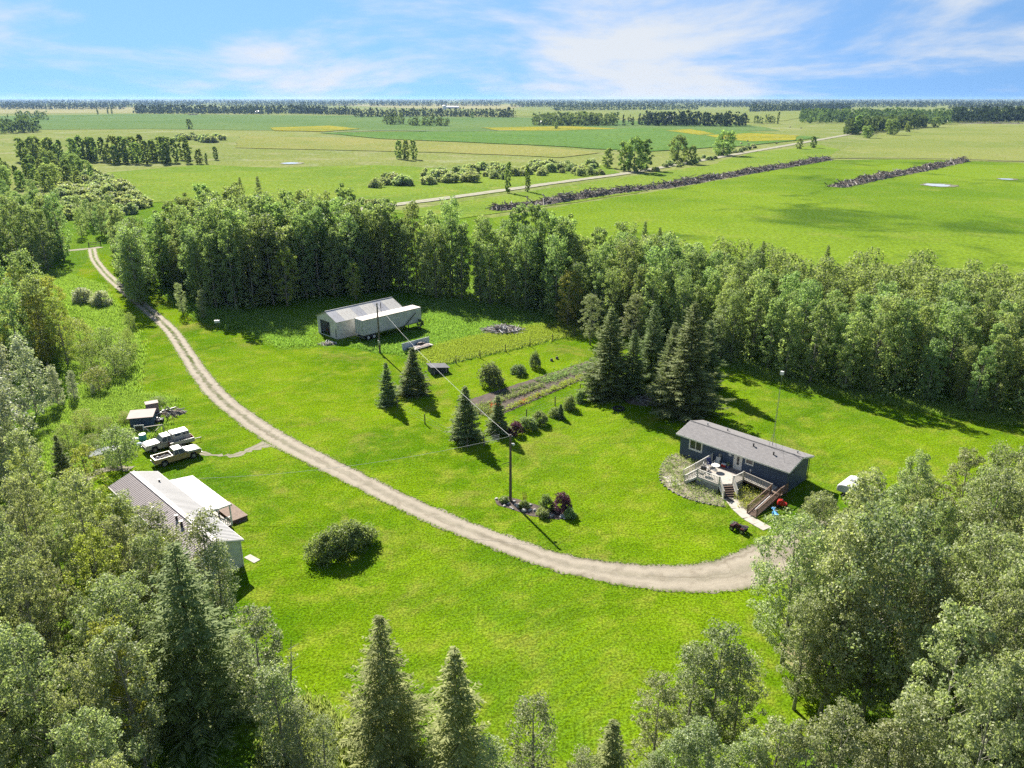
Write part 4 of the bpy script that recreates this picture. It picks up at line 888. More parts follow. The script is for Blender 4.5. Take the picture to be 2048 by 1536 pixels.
def wall_sheet(mb, x0, x1, z0, z1, y, holes):
    xs = sorted({x0, x1, *[h[0] for h in holes], *[h[1] for h in holes]}); zs = sorted({z0, z1, *[h[2] for h in holes], *[h[3] for h in holes]})
    for a, b in zip(xs, xs[1:]):
        for c, d in zip(zs, zs[1:]):
            mx, mz = (a + b) / 2, (c + d) / 2
            if any(h[0] < mx < h[1] and h[2] < mz < h[3] for h in holes): continue
            mb.add([(a, y, c), (b, y, c), (b, y, d), (a, y, d)], [(0, 1, 2, 3)])
def ring(mb, x0, x1, z0, z1, w, y0, y1):
    mb.box(x0 - w, x0, y0, y1, z0 - w, z1 + w); mb.box(x1, x1 + w, y0, y1, z0 - w, z1 + w)
    mb.box(x0, x1, y0, y1, z0 - w, z0); mb.box(x0, x1, y0, y1, z1, z1 + w)
def rail_run(parent, a, b, mat, h=.92, step=.19, post=True, drop=0.0, name='railing'):
    """a railing along a->b (deck level points): top rail, bottom rail, a post at each end, balusters each their own piece"""
    a = Vector(a); b = Vector(b); up = Vector((0, 0, 1))
    r_ = MB(); r_.beam(a + up * h, b + up * h, .09, .05); r_.beam(a + up * .12, b + up * .12, .05, .07)
    rail = r_.build(name, mat, parent)
    if post:
        for q in (a, b): MB().box(q.x - .05, q.x + .05, q.y - .05, q.y + .05, q.z - .25, q.z + h + .08).build('post', mat, parent)
    L = (b - a).length; n = int(L / step); ang = math.atan2(b.y - a.y, b.x - a.x)
    me = MB().box(-.03, .03, -.018, .018, .08, h - .02).mesh('baluster', mat)
    for i in range(1, n):
        obj('baluster', me, rail, a.lerp(b, i / n), ang)
    return rail

# ---------------------------------------------------------------- the blue house
BO = gp(1352.7, 866.9, 3.05); BO.z = 0; BA = R(-45.4)
H1 = empty('bungalow', BO, BA, 'long dark blue single storey house with grey shingle roof', 'house')
X0, X1, Y0, Y1, ZT, ZR = .42, 14.5, .4, 5.62, 2.98, 3.86
W1, W2, DR = (1.85, 3.4, 1.62, 2.8), (9.42, 10.26, 2.22, 2.72), (7.92, 8.84, 1.0, 2.93)
mb = MB(); wall_sheet(mb, X0, X1, .0, ZT, Y0, [W1, W2, DR])
mb.add([(X0, Y0, 0), (X0, Y1, 0), (X0, Y1, ZT), (X0, (Y0 + Y1) / 2, ZR - .14), (X0, Y0, ZT)], [(0, 1, 2, 3, 4)])
mb.add([(X1, Y0, 0), (X1, Y1, 0), (X1, Y1, ZT), (X1, (Y0 + Y1) / 2, ZR - .14), (X1, Y0, ZT)], [(4, 3, 2, 1, 0)])
mb.add([(X0, Y1, 0), (X1, Y1, 0), (X1, Y1, ZT), (X0, Y1, ZT)], [(0, 1, 2, 3)])
mb.build('wall', M_siding, H1)
MB().box(X0 + .15, X1 - .15, Y0 + .45, Y1 - .3, .3, 2.9).build('interior', plain('dark_room', (.04, .038, .036, 1), .9), H1)
mb = MB(); mb.box(X0 - .01, X1 + .012, Y0 - .015, Y0 + .0, 0, .32); mb.build('skirting', plain('skirt_board', (.07, .075, .08, 1), .8), H1)
ym = (Y0 + Y1) / 2; E0, E1, YE0, YE1 = 0, 14.9, 0, 6.02; th = .1
roof = empty('roof', (0, 0, 0)); roof.parent = H1
for (ye, n_) in ((YE0, 'roof_slope'), (YE1, 'roof_slope')):
    L = math.hypot(ym - ye, ZR - 3.05); a = math.atan2(ZR - 3.05, abs(ym - ye)); sg = 1 if ye == YE0 else -1
    m_ = MB().box(E0, E1, 0, L, -th, 0); o = m_.build(n_, M_shingle, roof)
    o.location = (0, ye, 3.05 + .02) if sg == 1 else (E1, ye, 3.05 + .02); o.rotation_euler = Matrix.Rotation(0 if sg == 1 else math.pi, 3, 'Z').to_euler()
    o.rotation_euler = (Matrix.Rotation(0 if sg == 1 else math.pi, 3, 'Z') @ Matrix.Rotation(a, 3, 'X')).to_euler()
MB().tube([(E0 - .01, ym, ZR + .015), (E1 + .01, ym, ZR + .015)], .09, 6).build('ridge_cap', M_shingle, roof)
mb = MB(); mb.box(E0, E1, YE0 - .03, YE0 - .002, 2.88, 3.06); mb.box(E0, E1, YE1 + .002, YE1 + .03, 2.88, 3.06); mb.build('fascia', M_trim, roof)
mb = MB()
for xx in (E0 - .03, E1 + .005):
    for (ya, yb) in ((YE0, ym), (YE1, ym)): mb.beam((xx + .0125, ya, 2.97), (xx + .0125, yb, ZR - .08), .025, .16)
mb.build('rake_board', M_trim, roof)
mb = MB(); mb.box(E0 + .02, E1 - .02, .03, Y0 - .005, 2.9, 2.93); mb.box(E0 + .02, E1 - .02, Y1 + .005, YE1 - .03, 2.9, 2.93); mb.build('soffit', M_trim, roof)
for (x_, y_, c_) in ((9.2, 2.2, M_black), (2.1, 3.7, M_gmetal), (13.6, 4.4, M_gmetal), (11.9, 1.9, M_dmetal), (4.6, 4.2, M_gmetal)):
    z_ = ZR - abs(y_ - ym) * (ZR - 3.05) / ym
    MB().cyl((x_, y_, z_ + .14), .085, .32, 'z', 8).cyl((x_, y_, z_ + .31), .13, .05, 'z', 8).build('roof_vent', c_, roof)
def window(parent, x0, x1, z0, z1, y, trim=.11, mullion=True, name='window'):
    w = empty(name, (0, 0, 0)); w.parent = parent
    m_ = MB(); ring(m_, x0, x1, z0, z1, trim, y - .035, y + .09); m_.build('frame', M_trim, w)
    MB().box(x0 - trim - .03, x1 + trim + .03, y - .09, y + .002, z0 - trim - .045, z0 - trim - .002).build('sill', M_trim, w)
    if mullion:
        xm = (x0 + x1) / 2; MB().box(xm - .035, xm + .035, y - .02, y + .07, z0, z1).build('mullion', M_trim, w)
        MB().box(x0, xm - .035, y + .045, y + .055, z0, z1).build('pane', M_glass, w); MB().box(xm + .035, x1, y + .045, y + .055, z0, z1).build('pane', M_glass, w)
    else: MB().box(x0, x1, y + .045, y + .055, z0, z1).build('pane', M_glass, w)
    return w
window(H1, *W1, Y0, .15); window(H1, *W2, Y0, .10, False)
d = empty('door', (0, 0, 0)); d.parent = H1
m_ = MB(); ring(m_, DR[0], DR[1], 1.02, DR[3], .09, Y0 - .035, Y0 + .1); m_.build('door_frame', M_trim, d)
m_ = MB(); wall_sheet(m_, DR[0], DR[1], 1.02, DR[3], Y0 + .03, [(DR[0] + .3, DR[1] - .3, 1.55, 2.6)]); m_.build('door_leaf', M_trim, d)
MB().box(DR[0] + .3, DR[1] - .3, Y0 + .05, Y0 + .06, 1.55, 2.6).build('door_pane', M_glass, d)
MB().cyl((DR[1] - .1, Y0 - .01, 1.98), .035, .09, 'y', 8).build('door_handle', M_gmetal, d)
m_ = MB(); m_.box(5.9, 6.25, Y0 - .1, Y0 - .003, 1.75, 2.2); m_.cyl((6.08, Y0 - .13, 1.98), .11, .06, 'y', 10); m_.build('electric_meter', M_gmetal, H1)
MB().box(7.1, 7.5, Y0 - .03, Y0 - .003, 2.35, 2.6).box(7.2, 7.4, Y0 - .035, Y0 - .031, 2.6, 2.68).build('wall_ornament', plain('pale_ornament', (.5, .52, .55, 1), .6), H1)
MB().box(10.05, 10.2, Y0 - .09, Y0 - .003, 1.35, 1.6).tube([(10.12, Y0 - .05, 1.35), (10.12, Y0 - .05, .9)], .02, 5).build('outside_tap', M_trim, H1)
mb = MB()
for zz in (.08, 2.9): pass
mb.tube([(E1 - .1, YE1 - .1, 3.0), (E1 - .32, Y1 + .07, 2.7), (E1 - .32, Y1 + .07, .2)], .045, 6); mb.build('downpipe', M_dmetal, H1)
MB().beam((X1 + .015, Y0 + .1, 2.2), (X1 + .015, Y1 - .1, 2.2), .02, .05).build('gable_batten', plain('navy_trim', (.06, .075, .10, 1), .6), H1)

# ---------------------------------------------------------------- radio mast beside / above the roof
mx, my = 10.66, 4.0
MA = empty('radio_mast', H1.matrix_basis @ Vector((mx, my, 3.62)), BA, 'thin lattice radio mast with a small white box on the blue house roof', 'mast')
TOP = 9.0
m_ = MB()
for i in range(3):
    a = i * math.tau / 3; m_.tube([(math.cos(a) * .5, math.sin(a) * .5, -.28 * math.sin(a) * .5 - .06), (math.cos(a) * .10, math.sin(a) * .10, 1.5)], .022, 5)
m_.build('tripod', M_gmetal, MA)
m_ = MB(); m_.tube([(0, 0, 0), (.05, 0, TOP)], [.022, .014], 6)
for i in range(3):
    a = i * math.tau / 3; m_.tube([(math.cos(a) * .10, math.sin(a) * .10, 1.4), (math.cos(a) * .08 + .04, math.sin(a) * .08, TOP * .8)], .008, 4)
for k in range(16):
    z = 1.5 + k * .36
    for i in range(3):
        a, b = i * math.tau / 3, (i + 1) * math.tau / 3; m_.tube([(math.cos(a) * .1, math.sin(a) * .1, z), (math.cos(b) * .1, math.sin(b) * .1, z + .34)], .005, 3, False)
m_.build('lattice_shaft', plain('galvanised_dull', (.22, .22, .22, 1), .7), MA)
MB().box(-.16, .2, -.14, .14, TOP - .1, TOP + .3).build('antenna_box', M_white, MA)
m_ = MB()
for (gx, gy) in ((3.2, -3.0), (-6, -.2), (3.4, 1.2)): m_.tube([(0, 0, 4.6), (gx, gy, -.55 if gy < -1 else .0 if abs(gy) < .5 else -.3)], .008, 4)
m_.build('guy_wire', M_dmetal, MA)
MB().tube([(.45, -.4, .02), (1.5, -1.2, -.05), (2.75, -2.15, -.30)], .035, 6).build('cable_conduit', M_dmetal, MA)

# ---------------------------------------------------------------- deck, stairs, ramp (house frame)
DK = empty('timber_deck', BO, BA, 'white railed timber deck with lattice skirt at the blue house door', 'deck')
DP = [(5.05, .36), (5.05, -3.35), (6.1, -4.55), (8.95, -4.55), (9.98, -3.2), (10.2, -1.4), (10.2, .36)]
me_p = None; yb = .36; k = 0
def clipx(y):
    xs = []
    n = len(DP)
    for i in range(n):
        (ax, ay), (bx, by) = DP[i], DP[(i + 1) % n]
        if (ay - y) * (by - y) < 0: xs.append(ax + (bx - ax) * (y - ay) / (by - ay))
    return (min(xs), max(xs)) if len(xs) >= 2 else None
y = .34
while y > -4.54:
    a = clipx(y - .07); b = clipx(y - .002); c = clipx(min(y - .138, .35)) if y - .138 > -4.55 else a
    if a and b and c:
        x0 = max(a[0], b[0], c[0]); x1 = min(a[1], b[1], c[1])
        MB().box(x0, x1, y - .138, y, .96, 1.0).build('deck_board', M_wood_l if k % 3 else M_wood_g, DK)
    y -= .145; k += 1
mb = MB()
for (a, b) in zip(DP, DP[1:]): mb.beam((a[0], a[1], .85), (b[0], b[1], .85), .05, .2)
mb.build('rim_joist', M_white, DK)
def lattice(parent, a, b, z0=.03, z1=.74):
    """crossed laths on a frame"""
    a = Vector((a[0], a[1], 0)); b = Vector((b[0], b[1], 0)); L = (b - a).length; d = (b - a) / L; m_ = MB(); H_ = z1 - z0
    n = int((L + H_) / .16)
    for i in range(n):
        for sg in (1, -1):
            s0 = i * .16 - (H_ if sg == 1 else 0); s1 = s0 + sg * H_ if sg == 1 else s0 - H_
            p0, p1 = (s0, z0), (s1, z1)
            def clip(p0, p1):
                (u0, w0), (u1, w1) = p0, p1; 
                if u0 > u1: u0, w0, u1, w1 = u1, w1, u0, w0
                if u1 <= 0 or u0 >= L: return None
                if u0 < 0: w0 += (w1 - w0) * (0 - u0) / (u1 - u0); u0 = 0
                if u1 > L: w1 = w0 + (w1 - w0) * (L - u0) / (u1 - u0); u1 = L
                return (u0, w0), (u1, w1)
            c = clip(p0, p1)
            if c and math.dist(*c) > .05:
                off = Vector((-d.y, d.x, 0)) * (.006 * sg)
                m_.beam(a + d * c[0][0] + Vector((0, 0, c[0][1])) + off, a + d * c[1][0] + Vector((0, 0, c[1][1])) + off, .009, .035, (0, 0, 1))
    o = m_.build('lattice_skirt', M_white, parent)
    f_ = MB(); f_.beam(a + Vector((0, 0, z1 + .03)), b + Vector((0, 0, z1 + .03)), .04, .06); f_.beam(a + Vector((0, 0, z0)), b + Vector((0, 0, z0)), .04, .05); f_.build('skirt_frame', M_white, parent)
for a, b in ((DP[1], DP[2]), (DP[2], DP[3]), (DP[4], DP[5])): lattice(DK, a, b)
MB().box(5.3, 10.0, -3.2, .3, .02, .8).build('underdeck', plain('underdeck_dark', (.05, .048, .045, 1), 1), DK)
rail_run(DK, (5.08, .3, 1), (5.08, -3.3, 1), M_rail)
rail_run(DK, (6.12, -4.5, 1), (8.9, -4.5, 1), M_rail)
rail_run(DK, (9.98, -3.15, 1), (10.16, -1.42, 1), M_rail)
def stair(parent, A, B, d, n, rise, run, matt, mats):
    """steps from deck edge A-B going out along d"""
    A = Vector(A); B = Vector(B); d = Vector(d).normalized()
    for i in range(n):
        z = 1.0 - (i + 1) * rise; o = d * run * i
        m_ = MB(); p = [A + o, B + o, B + o + d * run * 1.06, A + o + d * run * 1.06]
        vs = [(q.x, q.y, z - .04) for q in p] + [(q.x, q.y, z) for q in p]
        m_.add(vs, [(3,2,1,0),(4,5,6,7),(0,1,5,4),(1,2,6,5),(2,3,7,6),(3,0,4,7)]); m_.build('stair_tread', matt, parent)
        m_ = MB(); m_.beam((A.x + o.x, A.y + o.y, z + rise / 2 - .022), (B.x + o.x, B.y + o.y, z + rise / 2 - .022), .03, rise - .05); m_.build('stair_riser', mats, parent)
    for q in (A, B):
        e = q + d * run * n
        m_ = MB(); m_.beam((q.x, q.y, .82), (e.x, e.y, -.0 + .05), .05, .26); m_.build('stair_stringer', M_trim, parent)
    return A + d * run * n, B + d * run * n
A, B = (8.98, -4.5, 0), (9.95, -3.25, 0)
fA, fB = stair(DK, A, B, (1.25, -1.0, 0), 6, .155, .26, M_wood_b, plain('dark_riser', (.07, .055, .05, 1), .9))
rail_run(DK, (A[0], A[1], 1), (fA.x, fA.y, .1), M_rail); rail_run(DK, (B[0], B[1], 1), (fB.x, fB.y, .1), M_rail)
A, B = (5.1, -3.42, 0), (6.05, -4.5, 0)
fA, fB = stair(DK, A, B, (-.9, -.78, 0), 5, .18, .27, M_wood_l, M_white)
rail_run(DK, (A[0], A[1], 1), (fA.x, fA.y, .1), M_rail); rail_run(DK, (B[0], B[1], 1), (fB.x, fB.y, .1), M_rail)
# ramp: down along the wall, turn on a landing, then down towards the drive
RP = empty('access_ramp', BO, BA, 'brown timber wheelchair ramp turning down from the deck to the path', 'ramp')
n = 24
for i in range(n):
    xa = 10.24 + i * 3.5 / n; za = 1.0 - .26 * i / n
    MB().box(xa, xa + 3.5 / n - .008, -1.36, .2, za - .04, za).build('ramp_board', M_wood_g, RP)
for i in range(8): MB().box(13.76 + i * .145, 13.76 + i * .145 + .137, -1.5, .2, .68, .72).build('ramp_board', M_wood_b, RP)
n = 34
for i in range(n):
    ya = -1.52 - i * 5.1 / n; za = .70 - .64 * i / n
    MB().box(13.7, 14.8, ya - 5.1 / n + .008, ya, za - .04, za).build('ramp_board', M_wood_b, RP)
rail_run(RP, (10.24, -1.36, 1), (13.7, -1.36, .74), M_wood_l); rail_run(RP, (13.7, -1.55, .7), (13.7, -6.5, .1), M_wood_b, .9); rail_run(RP, (14.82, .2, .72), (14.82, -1.5, .7), M_wood_b, .9)
rail_run(RP, (14.82, -1.55, .7), (14.82, -6.55, .1), M_wood_b, .9)
mb = MB(); mb.beam((13.8, -1.5, .55), (13.8, -6.6, -.02), .05, .18); mb.beam((14.72, -1.5, .55), (14.72, -6.6, -.02), .05, .18); mb.beam((10.24, -1.33, .86), (13.7, -1.33, .6), .05, .2); mb.build('ramp_joist', M_wood_b, RP)
mb = MB()
for (px, py) in ((11.4, -1.3), (12.6, -1.3), (13.75, -1.3), (14.8, -1.4), (14.8, .1), (13.75, -3), (14.8, -3), (13.75, -4.6), (14.8, -4.6)): mb.box(px - .05, px + .05, py - .05, py + .05, 0, .62 if py > -2 else .3)
mb.build('ramp_leg', M_wood_b, RP)
# inner handrail laid on the ramp
MB().beam((14.1, -2.4, .75), (14.1, -5.6, .32), .09, .03).build('kick_rail', M_trim, RP)

def H1w(x, y, z=0): return H1.matrix_basis @ Vector((x, y, z))
# ---------------------------------------------------------------- path, beds
PW = empty('garden_path', BO, BA, 'pale concrete slab path from the deck stairs to the drive', 'path')
ctr = catmull([(9.9, -4.9, 0), (10.9, -5.1, 0), (12.4, -6.3, 0), (14.2, -7.3, 0), (16.8, -7.9, 0)], 1.12)
for a, b in zip(ctr, ctr[1:]):
    d_ = (b - a).normalized(); nr = Vector((-d_.y, d_.x, 0)) * .62; g0, g1 = a + d_ * .015, b - d_ * .015
    vs = [(p.x, p.y, z) for z in (.0, .07) for p in (g0 - nr, g1 - nr, g1 + nr, g0 + nr)]
    MB().add(vs, [(3,2,1,0),(4,5,6,7),(0,1,5,4),(1,2,6,5),(2,3,7,6),(3,0,4,7)]).build('slab', M_conc, PW)
P2 = empty('stone_pad', BO, BA, 'pale paving pad at the foot of the left deck stairs', 'path')
for i in range(3):
    for j in range(2): MB().cbox((2.75 + i * .72 + j * .45, -6.3 + j * .68 - (i * .5) + .5, .035), (.70, .66, .07), Matrix.Rotation(R(-36), 3, 'Z')).build('slab', M_conc, P2)
MT = MB().cbox((0, 0, .015), (1.1, .7, .03)).build('door_mat', plain('mat_dark', (.06, .055, .05, 1), 1, (.10, .09, .08, 1), 20)); MT.location = H1w(10.75, -5.15, .075); MT.rotation_euler = (0, 0, BA + R(-39)); tag(MT, 'dark grey door mat at the foot of the deck stairs', 'mat')
M_mulch = plain('gravel_mulch', (.24, .205, .155, 1), 1, (.13, .13, .07, 1), 1.2, .8, bscale=8)
BED = [(-.1, .5), (-.2, -1.0), (.5, -3.4), (1.6, -5.4), (3.2, -7.3), (5.4, -8.2), (7.7, -8.3), (9.8, -7.7), (11.4, -6.9), (10.2, -5.7), (8.9, -4.7), (6.1, -4.6), (5.1, -3.4), (5.0, .38), (.45, .38)]
sheet('flower_bed', [tuple(H1w(*p)[:2]) for p in BED], .045, M_mulch, .5, .06, 9)
sheet('flower_bed', [tuple(H1w(*p)[:2]) for p in [(10.3, -1.5), (13.6, -1.5), (13.6, -6.4), (12.2, -6.0), (11.2, -4.6), (10.1, -3.2)]], .045, M_mulch, .5, .06, 10)
def bedplants(label, spots, mat, seed, h=(.2, .5)):
    r_ = np.random.default_rng(seed); C = []; S_ = []
    for (x, y) in spots:
        p = H1w(x, y); k = 26; hh = r_.uniform(*h); d = r_.normal(size=(k, 3)) * .17; d[:, 2] = np.abs(d[:, 2]) * hh * 4 + .05
        C.append(np.array([p.x, p.y, .04]) + d); S_.append(r_.uniform(.08, .2, k))
    V, F = leaves(np.concatenate(C), np.concatenate(S_), r_, .5); tag(obj('bed_plants', np_mesh('bed_plants', V, F, mat)), label, 'plants', None, 'stuff')
r_ = random.Random(4); inb = lambda n, pl: scatter(pl, .28, r_, n, 6000)
bedplants('mixed low plants in the curved bed round the deck', inb(170, BED), L_olive, 1); bedplants('dry pale plants in the curved bed', inb(14, BED), G_pale, 2, (.1, .3))
bedplants('ferny plants between deck stairs and ramp', inb(60, [(10.3, -1.6), (13.5, -1.6), (13.5, -6.0), (12.2, -5.8), (11.2, -4.6), (10.2, -3.2)]), L_yel, 3)
mb = MB(); ed = catmull([H1w(*p) for p in BED[:9]], .35)
for i, p in enumerate(ed):
    if i % 2 == 0: MB().ball((0, 0, .06), .14, 1.2, .9, .7, 7, 4).build('edging_stone', plain('edging_rock', (.22, .21, .19, 1), .9, (.14, .13, .12, 1), 2, .4), None).location = p if False else p
for o in [o for o in COL.objects if o.name.startswith('edging_stone')]:
    pass
# parent the edging stones to one border thing
BD = empty('stone_border', (0, 0, 0), 0, 'row of small stones edging the curved bed by the deck', 'border')
for o in [o for o in COL.objects if o.name.startswith('edging_stone')]: o.parent = BD

# ---------------------------------------------------------------- furniture and small things on the deck
def patio_chair(x, y, rz, lab, mat):
    e = empty('patio_chair', H1w(x, y, 1.0), BA + rz, lab, 'chair', 'patio chairs on the deck')
    MB().box(-.27, .27, -.26, .26, .38, .43).build('seat', mat, e); MB().cbox((0, .30, .68), (.54, .05, .6), Matrix.Rotation(R(-14), 3, 'X')).build('backrest', mat, e)
    for sx in (-.26, .26):
        for sy in (-.24, .24): MB().box(sx - .02, sx + .02, sy - .02, sy + .02, 0, .38).build('leg', M_gmetal, e)
        MB().box(sx - .03, sx + .03, -.26, .3, .58, .62).build('armrest', M_gmetal, e)
patio_chair(5.7, -1.3, R(60), 'navy cushioned patio chair in the deck corner by the rail', M_navy)
patio_chair(6.2, -.5, R(10), 'pale patio chair against the blue house wall', plain('pale_fabric', (.55, .54, .5, 1), .8))
patio_chair(6.0, -2.5, R(120), 'light grey patio chair at the front of the deck', plain('grey_fabric', (.42, .41, .40, 1), .8))
e = empty('patio_table', H1w(6.75, -1.75, 1.0), BA, 'round pale patio table among the deck chairs', 'table')
MB().cyl((0, 0, .68), .5, .04, 'z', 20).build('table_top', M_trim, e); MB().cyl((0, 0, .33), .04, .66, 'z', 8).build('leg', M_gmetal, e); MB().cyl((0, 0, .02), .26, .04, 'z', 12).build('base', M_gmetal, e)
e = empty('red_cooler', H1w(6.95, -.15, 1.0), BA, 'small red cooler box by the deck wall', 'cooler'); MB().box(-.28, .28, -.18, .18, .0, .32).build('body', M_red, e); MB().box(-.29, .29, -.19, .19, .325, .38).build('lid', M_trim, e)
e = empty('blue_tub', H1w(7.45, -.1, 1.0), BA, 'dark blue flower tub beside the white door', 'tub'); MB().cyl((0, 0, .16), .2, .32, 'z', 12, .26).build('pot', M_navy, e)
V, F = leaves(np.random.default_rng(3).normal(size=(60, 3)) * .14 + np.array([0, 0, .5]), .13, np.random.default_rng(3)); obj('plant', np_mesh('tub_plant', V, F, L_bush), e)
RUG = MB().box(-1.5, 1.5, -.55, .55, 0, .012).build('deck_mat', plain('rug_brown', (.14, .12, .11, 1), 1, (.2, .17, .16, 1), 6)); RUG.location = H1w(8.2, -.45, 1.003); RUG.rotation_euler = (0, 0, BA); tag(RUG, 'dark brown mat on the deck before the white door', 'mat')
# barbecue
e = empty('barbecue', H1w(6.3, -3.6, 1.0), BA + R(20), 'small dark barbecue near the deck front rail', 'barbecue')
MB().box(-.3, .3, -.22, .22, .6, .85).tube([(-.3, 0, .85), (.3, 0, .85)], .2, 10).build('firebox', M_dmetal, e)
for sx in (-.25, .25):
    for sy in (-.18, .18): MB().box(sx - .015, sx + .015, sy - .015, sy + .015, 0, .6).build('leg', M_dmetal, e)

# ---------------------------------------------------------------- quad bike
QO = (gp(1461, 1058) + gp(1490, 1068)) / 2
Q = empty('quad_bike', (QO.x + .1, QO.y + .15, 0), R(-42), 'dark red quad bike parked on the lawn near the path', 'quad bike')
for (x, y) in ((-.62, -.42), (-.62, .42), (.62, -.42), (.62, .42)):
    w = empty('wheel', (x, y, .29)); w.parent = Q
    MB().tube([(0, -.13, 0), (0, -.10, 0), (0, .10, 0), (0, .13, 0)], [.23, .29, .29, .23], 14).build('tyre', M_black, w); MB().cyl((0, 0, 0), .14, .275, 'y', 10).build('rim', M_gmetal, w)
MB().prism([(-.75, .42), (.7, .42), (.72, .62), (.35, .68), (.1, .80), (-.3, .86), (-.55, .70), (-.8, .62)], -.16, .16).build('body', plain('dark_red_paint', (.075, .012, .016, 1), .4, (.03, .012, .015, 1), 5), Q, bevel=.03)
m_ = MB()
for (xa, xb) in ((-.95, -.35), (.32, .95)):
    for s_ in (-1, 1): m_.prism([(xa, .56), (xa + .1, .68), (xb - .1, .70), (xb, .58), (xb - .05, .54), (xa + .05, .52)], s_ * .18, s_ * .56)
m_.build('mudguard', MATS['dark_red_paint'], Q)
Q.scale = (.9, .9, .9)
MB().prism([(.02, .80), (.62, .76), (.60, .84), (.1, .89)], -.15, .15).build('saddle', M_black, Q, bevel=.03)
m_ = MB()
for xa, xb in ((-.98, -.5), (.5, 1.0)):
    for i in range(5): yy = -.34 + i * .17; m_.tube([(xa, yy, .80), (xb, yy, .80)], .014, 5)
    for xx in (xa, xb): m_.tube([(xx, -.36, .80), (xx, .36, .80)], .016, 5)
    for yy in (-.25, .25): m_.tube([((xa + xb) / 2, yy, .55), ((xa + xb) / 2, yy, .80)], .014, 5)
m_.build('rack', M_gmetal, Q)
m_ = MB(); m_.tube([(-.42, 0, .7), (-.3, 0, 1.0), (-.26, -.18, 1.05), (-.18, -.38, 1.03)], .018, 6); m_.tube([(-.3, 0, 1.0), (-.26, .18, 1.05), (-.18, .38, 1.03)], .018, 6); m_.build('handlebar', M_black, Q)
for s_ in (-.2, .2): MB().ball((-.82, s_, .66), .07, .6, 1, .8, 8, 5).build('headlight', M_trim, Q)
MB().tube([(-.62, -.4, .29), (-.62, .4, .29)], .03, 6).tube([(.62, -.4, .29), (.62, .4, .29)], .03, 6).box(-.4, .4, -.2, .2, .28, .44).build('chassis', M_dmetal, Q)

# ---------------------------------------------------------------- toys by the ramp
e = empty('ride_on_toy', H1w(15.6, -2.5, 0), BA + R(30), 'red ride on toy beside the ramp rail', 'toy')
MB().prism([(-.5, .25), (.5, .25), (.55, .5), (.2, .55), (.1, .85), (-.35, .85), (-.5, .55)], -.28, .28).build('body', M_red, e, bevel=.04)
for (x, y) in ((-.35, -.3), (-.35, .3), (.35, -.3), (.35, .3)): MB().cyl((x, y, .18), .18, .1, 'y', 10).build('wheel', M_black, e)
MB().tube([(.15, 0, .6), (.05, 0, .98)], .025, 6).tube([(.05, -.16, .98), (.05, .16, .98)], .03, 6).build('steering_wheel', M_black, e)
e = empty('seesaw', H1w(15.9, -4.7, 0), BA + R(-55), 'pale blue plastic seesaw toy beside the ramp', 'toy')
MB().tube([(-1.1, 0, .22), (-.4, 0, .34), (.4, 0, .5), (1.1, 0, .62)], .08, 8).build('plank', M_blue, e)
MB().prism([(-.3, 0), (.3, 0), (.12, .38), (-.12, .38)], -.22, .22).build('pivot_base', M_blue, e)
for x, z in ((-1.0, .28), (1.0, .66)):
    MB().box(x - .18, x + .18, -.2, .2, z, z + .06).build('seat', M_blue, e); MB().tube([(x * .7, -.2, z + .3), (x * .7, .2, z + .3)], .03, 6).tube([(x * .7, 0, z), (x * .7, 0, z + .3)], .03, 6).build('handle', M_trim, e)

# ---------------------------------------------------------------- camper trailer behind the right grove
c_ = gp(1704, 985)
e = empty('camper_trailer', (c_.x, c_.y + .3, 0), R(44), 'low white camper trailer partly hidden by the right grove', 'trailer'); e.scale = (.88, .92, .74)
arc = [(-1.1, .45), (-1.14, .9)] + [(-1.1 * math.cos(q), 1.25 + .52 * math.sin(q)) for q in [i_ * math.pi / 10 for i_ in range(11)]] + [(1.14, .9), (1.1, .45)]
MB().prism(arc, -1.9, 1.9, 'x').build('body', M_white, e, bevel=.12)
MB().prism([(-.97 * math.cos(q), 1.27 + .54 * math.sin(q)) for q in [(i_ + 2) * math.pi / 10 for i_ in range(7)]] + [(.6, 1.6), (-.6, 1.6)], -1.6, 1.6, 'x').build('roof', M_trim, e, bevel=.05)
MB().box(-.25, .25, -.25, .25, 1.80, 1.92).build('roof_vent', M_gmetal, e)
for s_ in (-1.12, 1.12):
    w = empty('wheel', (0, s_, .33)); w.parent = e; MB().cyl((0, 0, 0), .33, .2, 'y', 14).build('tyre', M_black, w); MB().cyl((0, 0, 0), .18, .215, 'y', 10).build('rim', M_gmetal, w)
MB().beam((-2.0, 0, .5), (-3.1, 0, .45), .1).tube([(-2.9, 0, .0), (-2.9, 0, .5)], .03, 6).build('drawbar', M_dmetal, e)
for xx in (-1.0, 1.0): MB().box(xx - .4, xx + .4, -1.125, -1.102, 1.0, 1.42).build('window', M_glass, e)
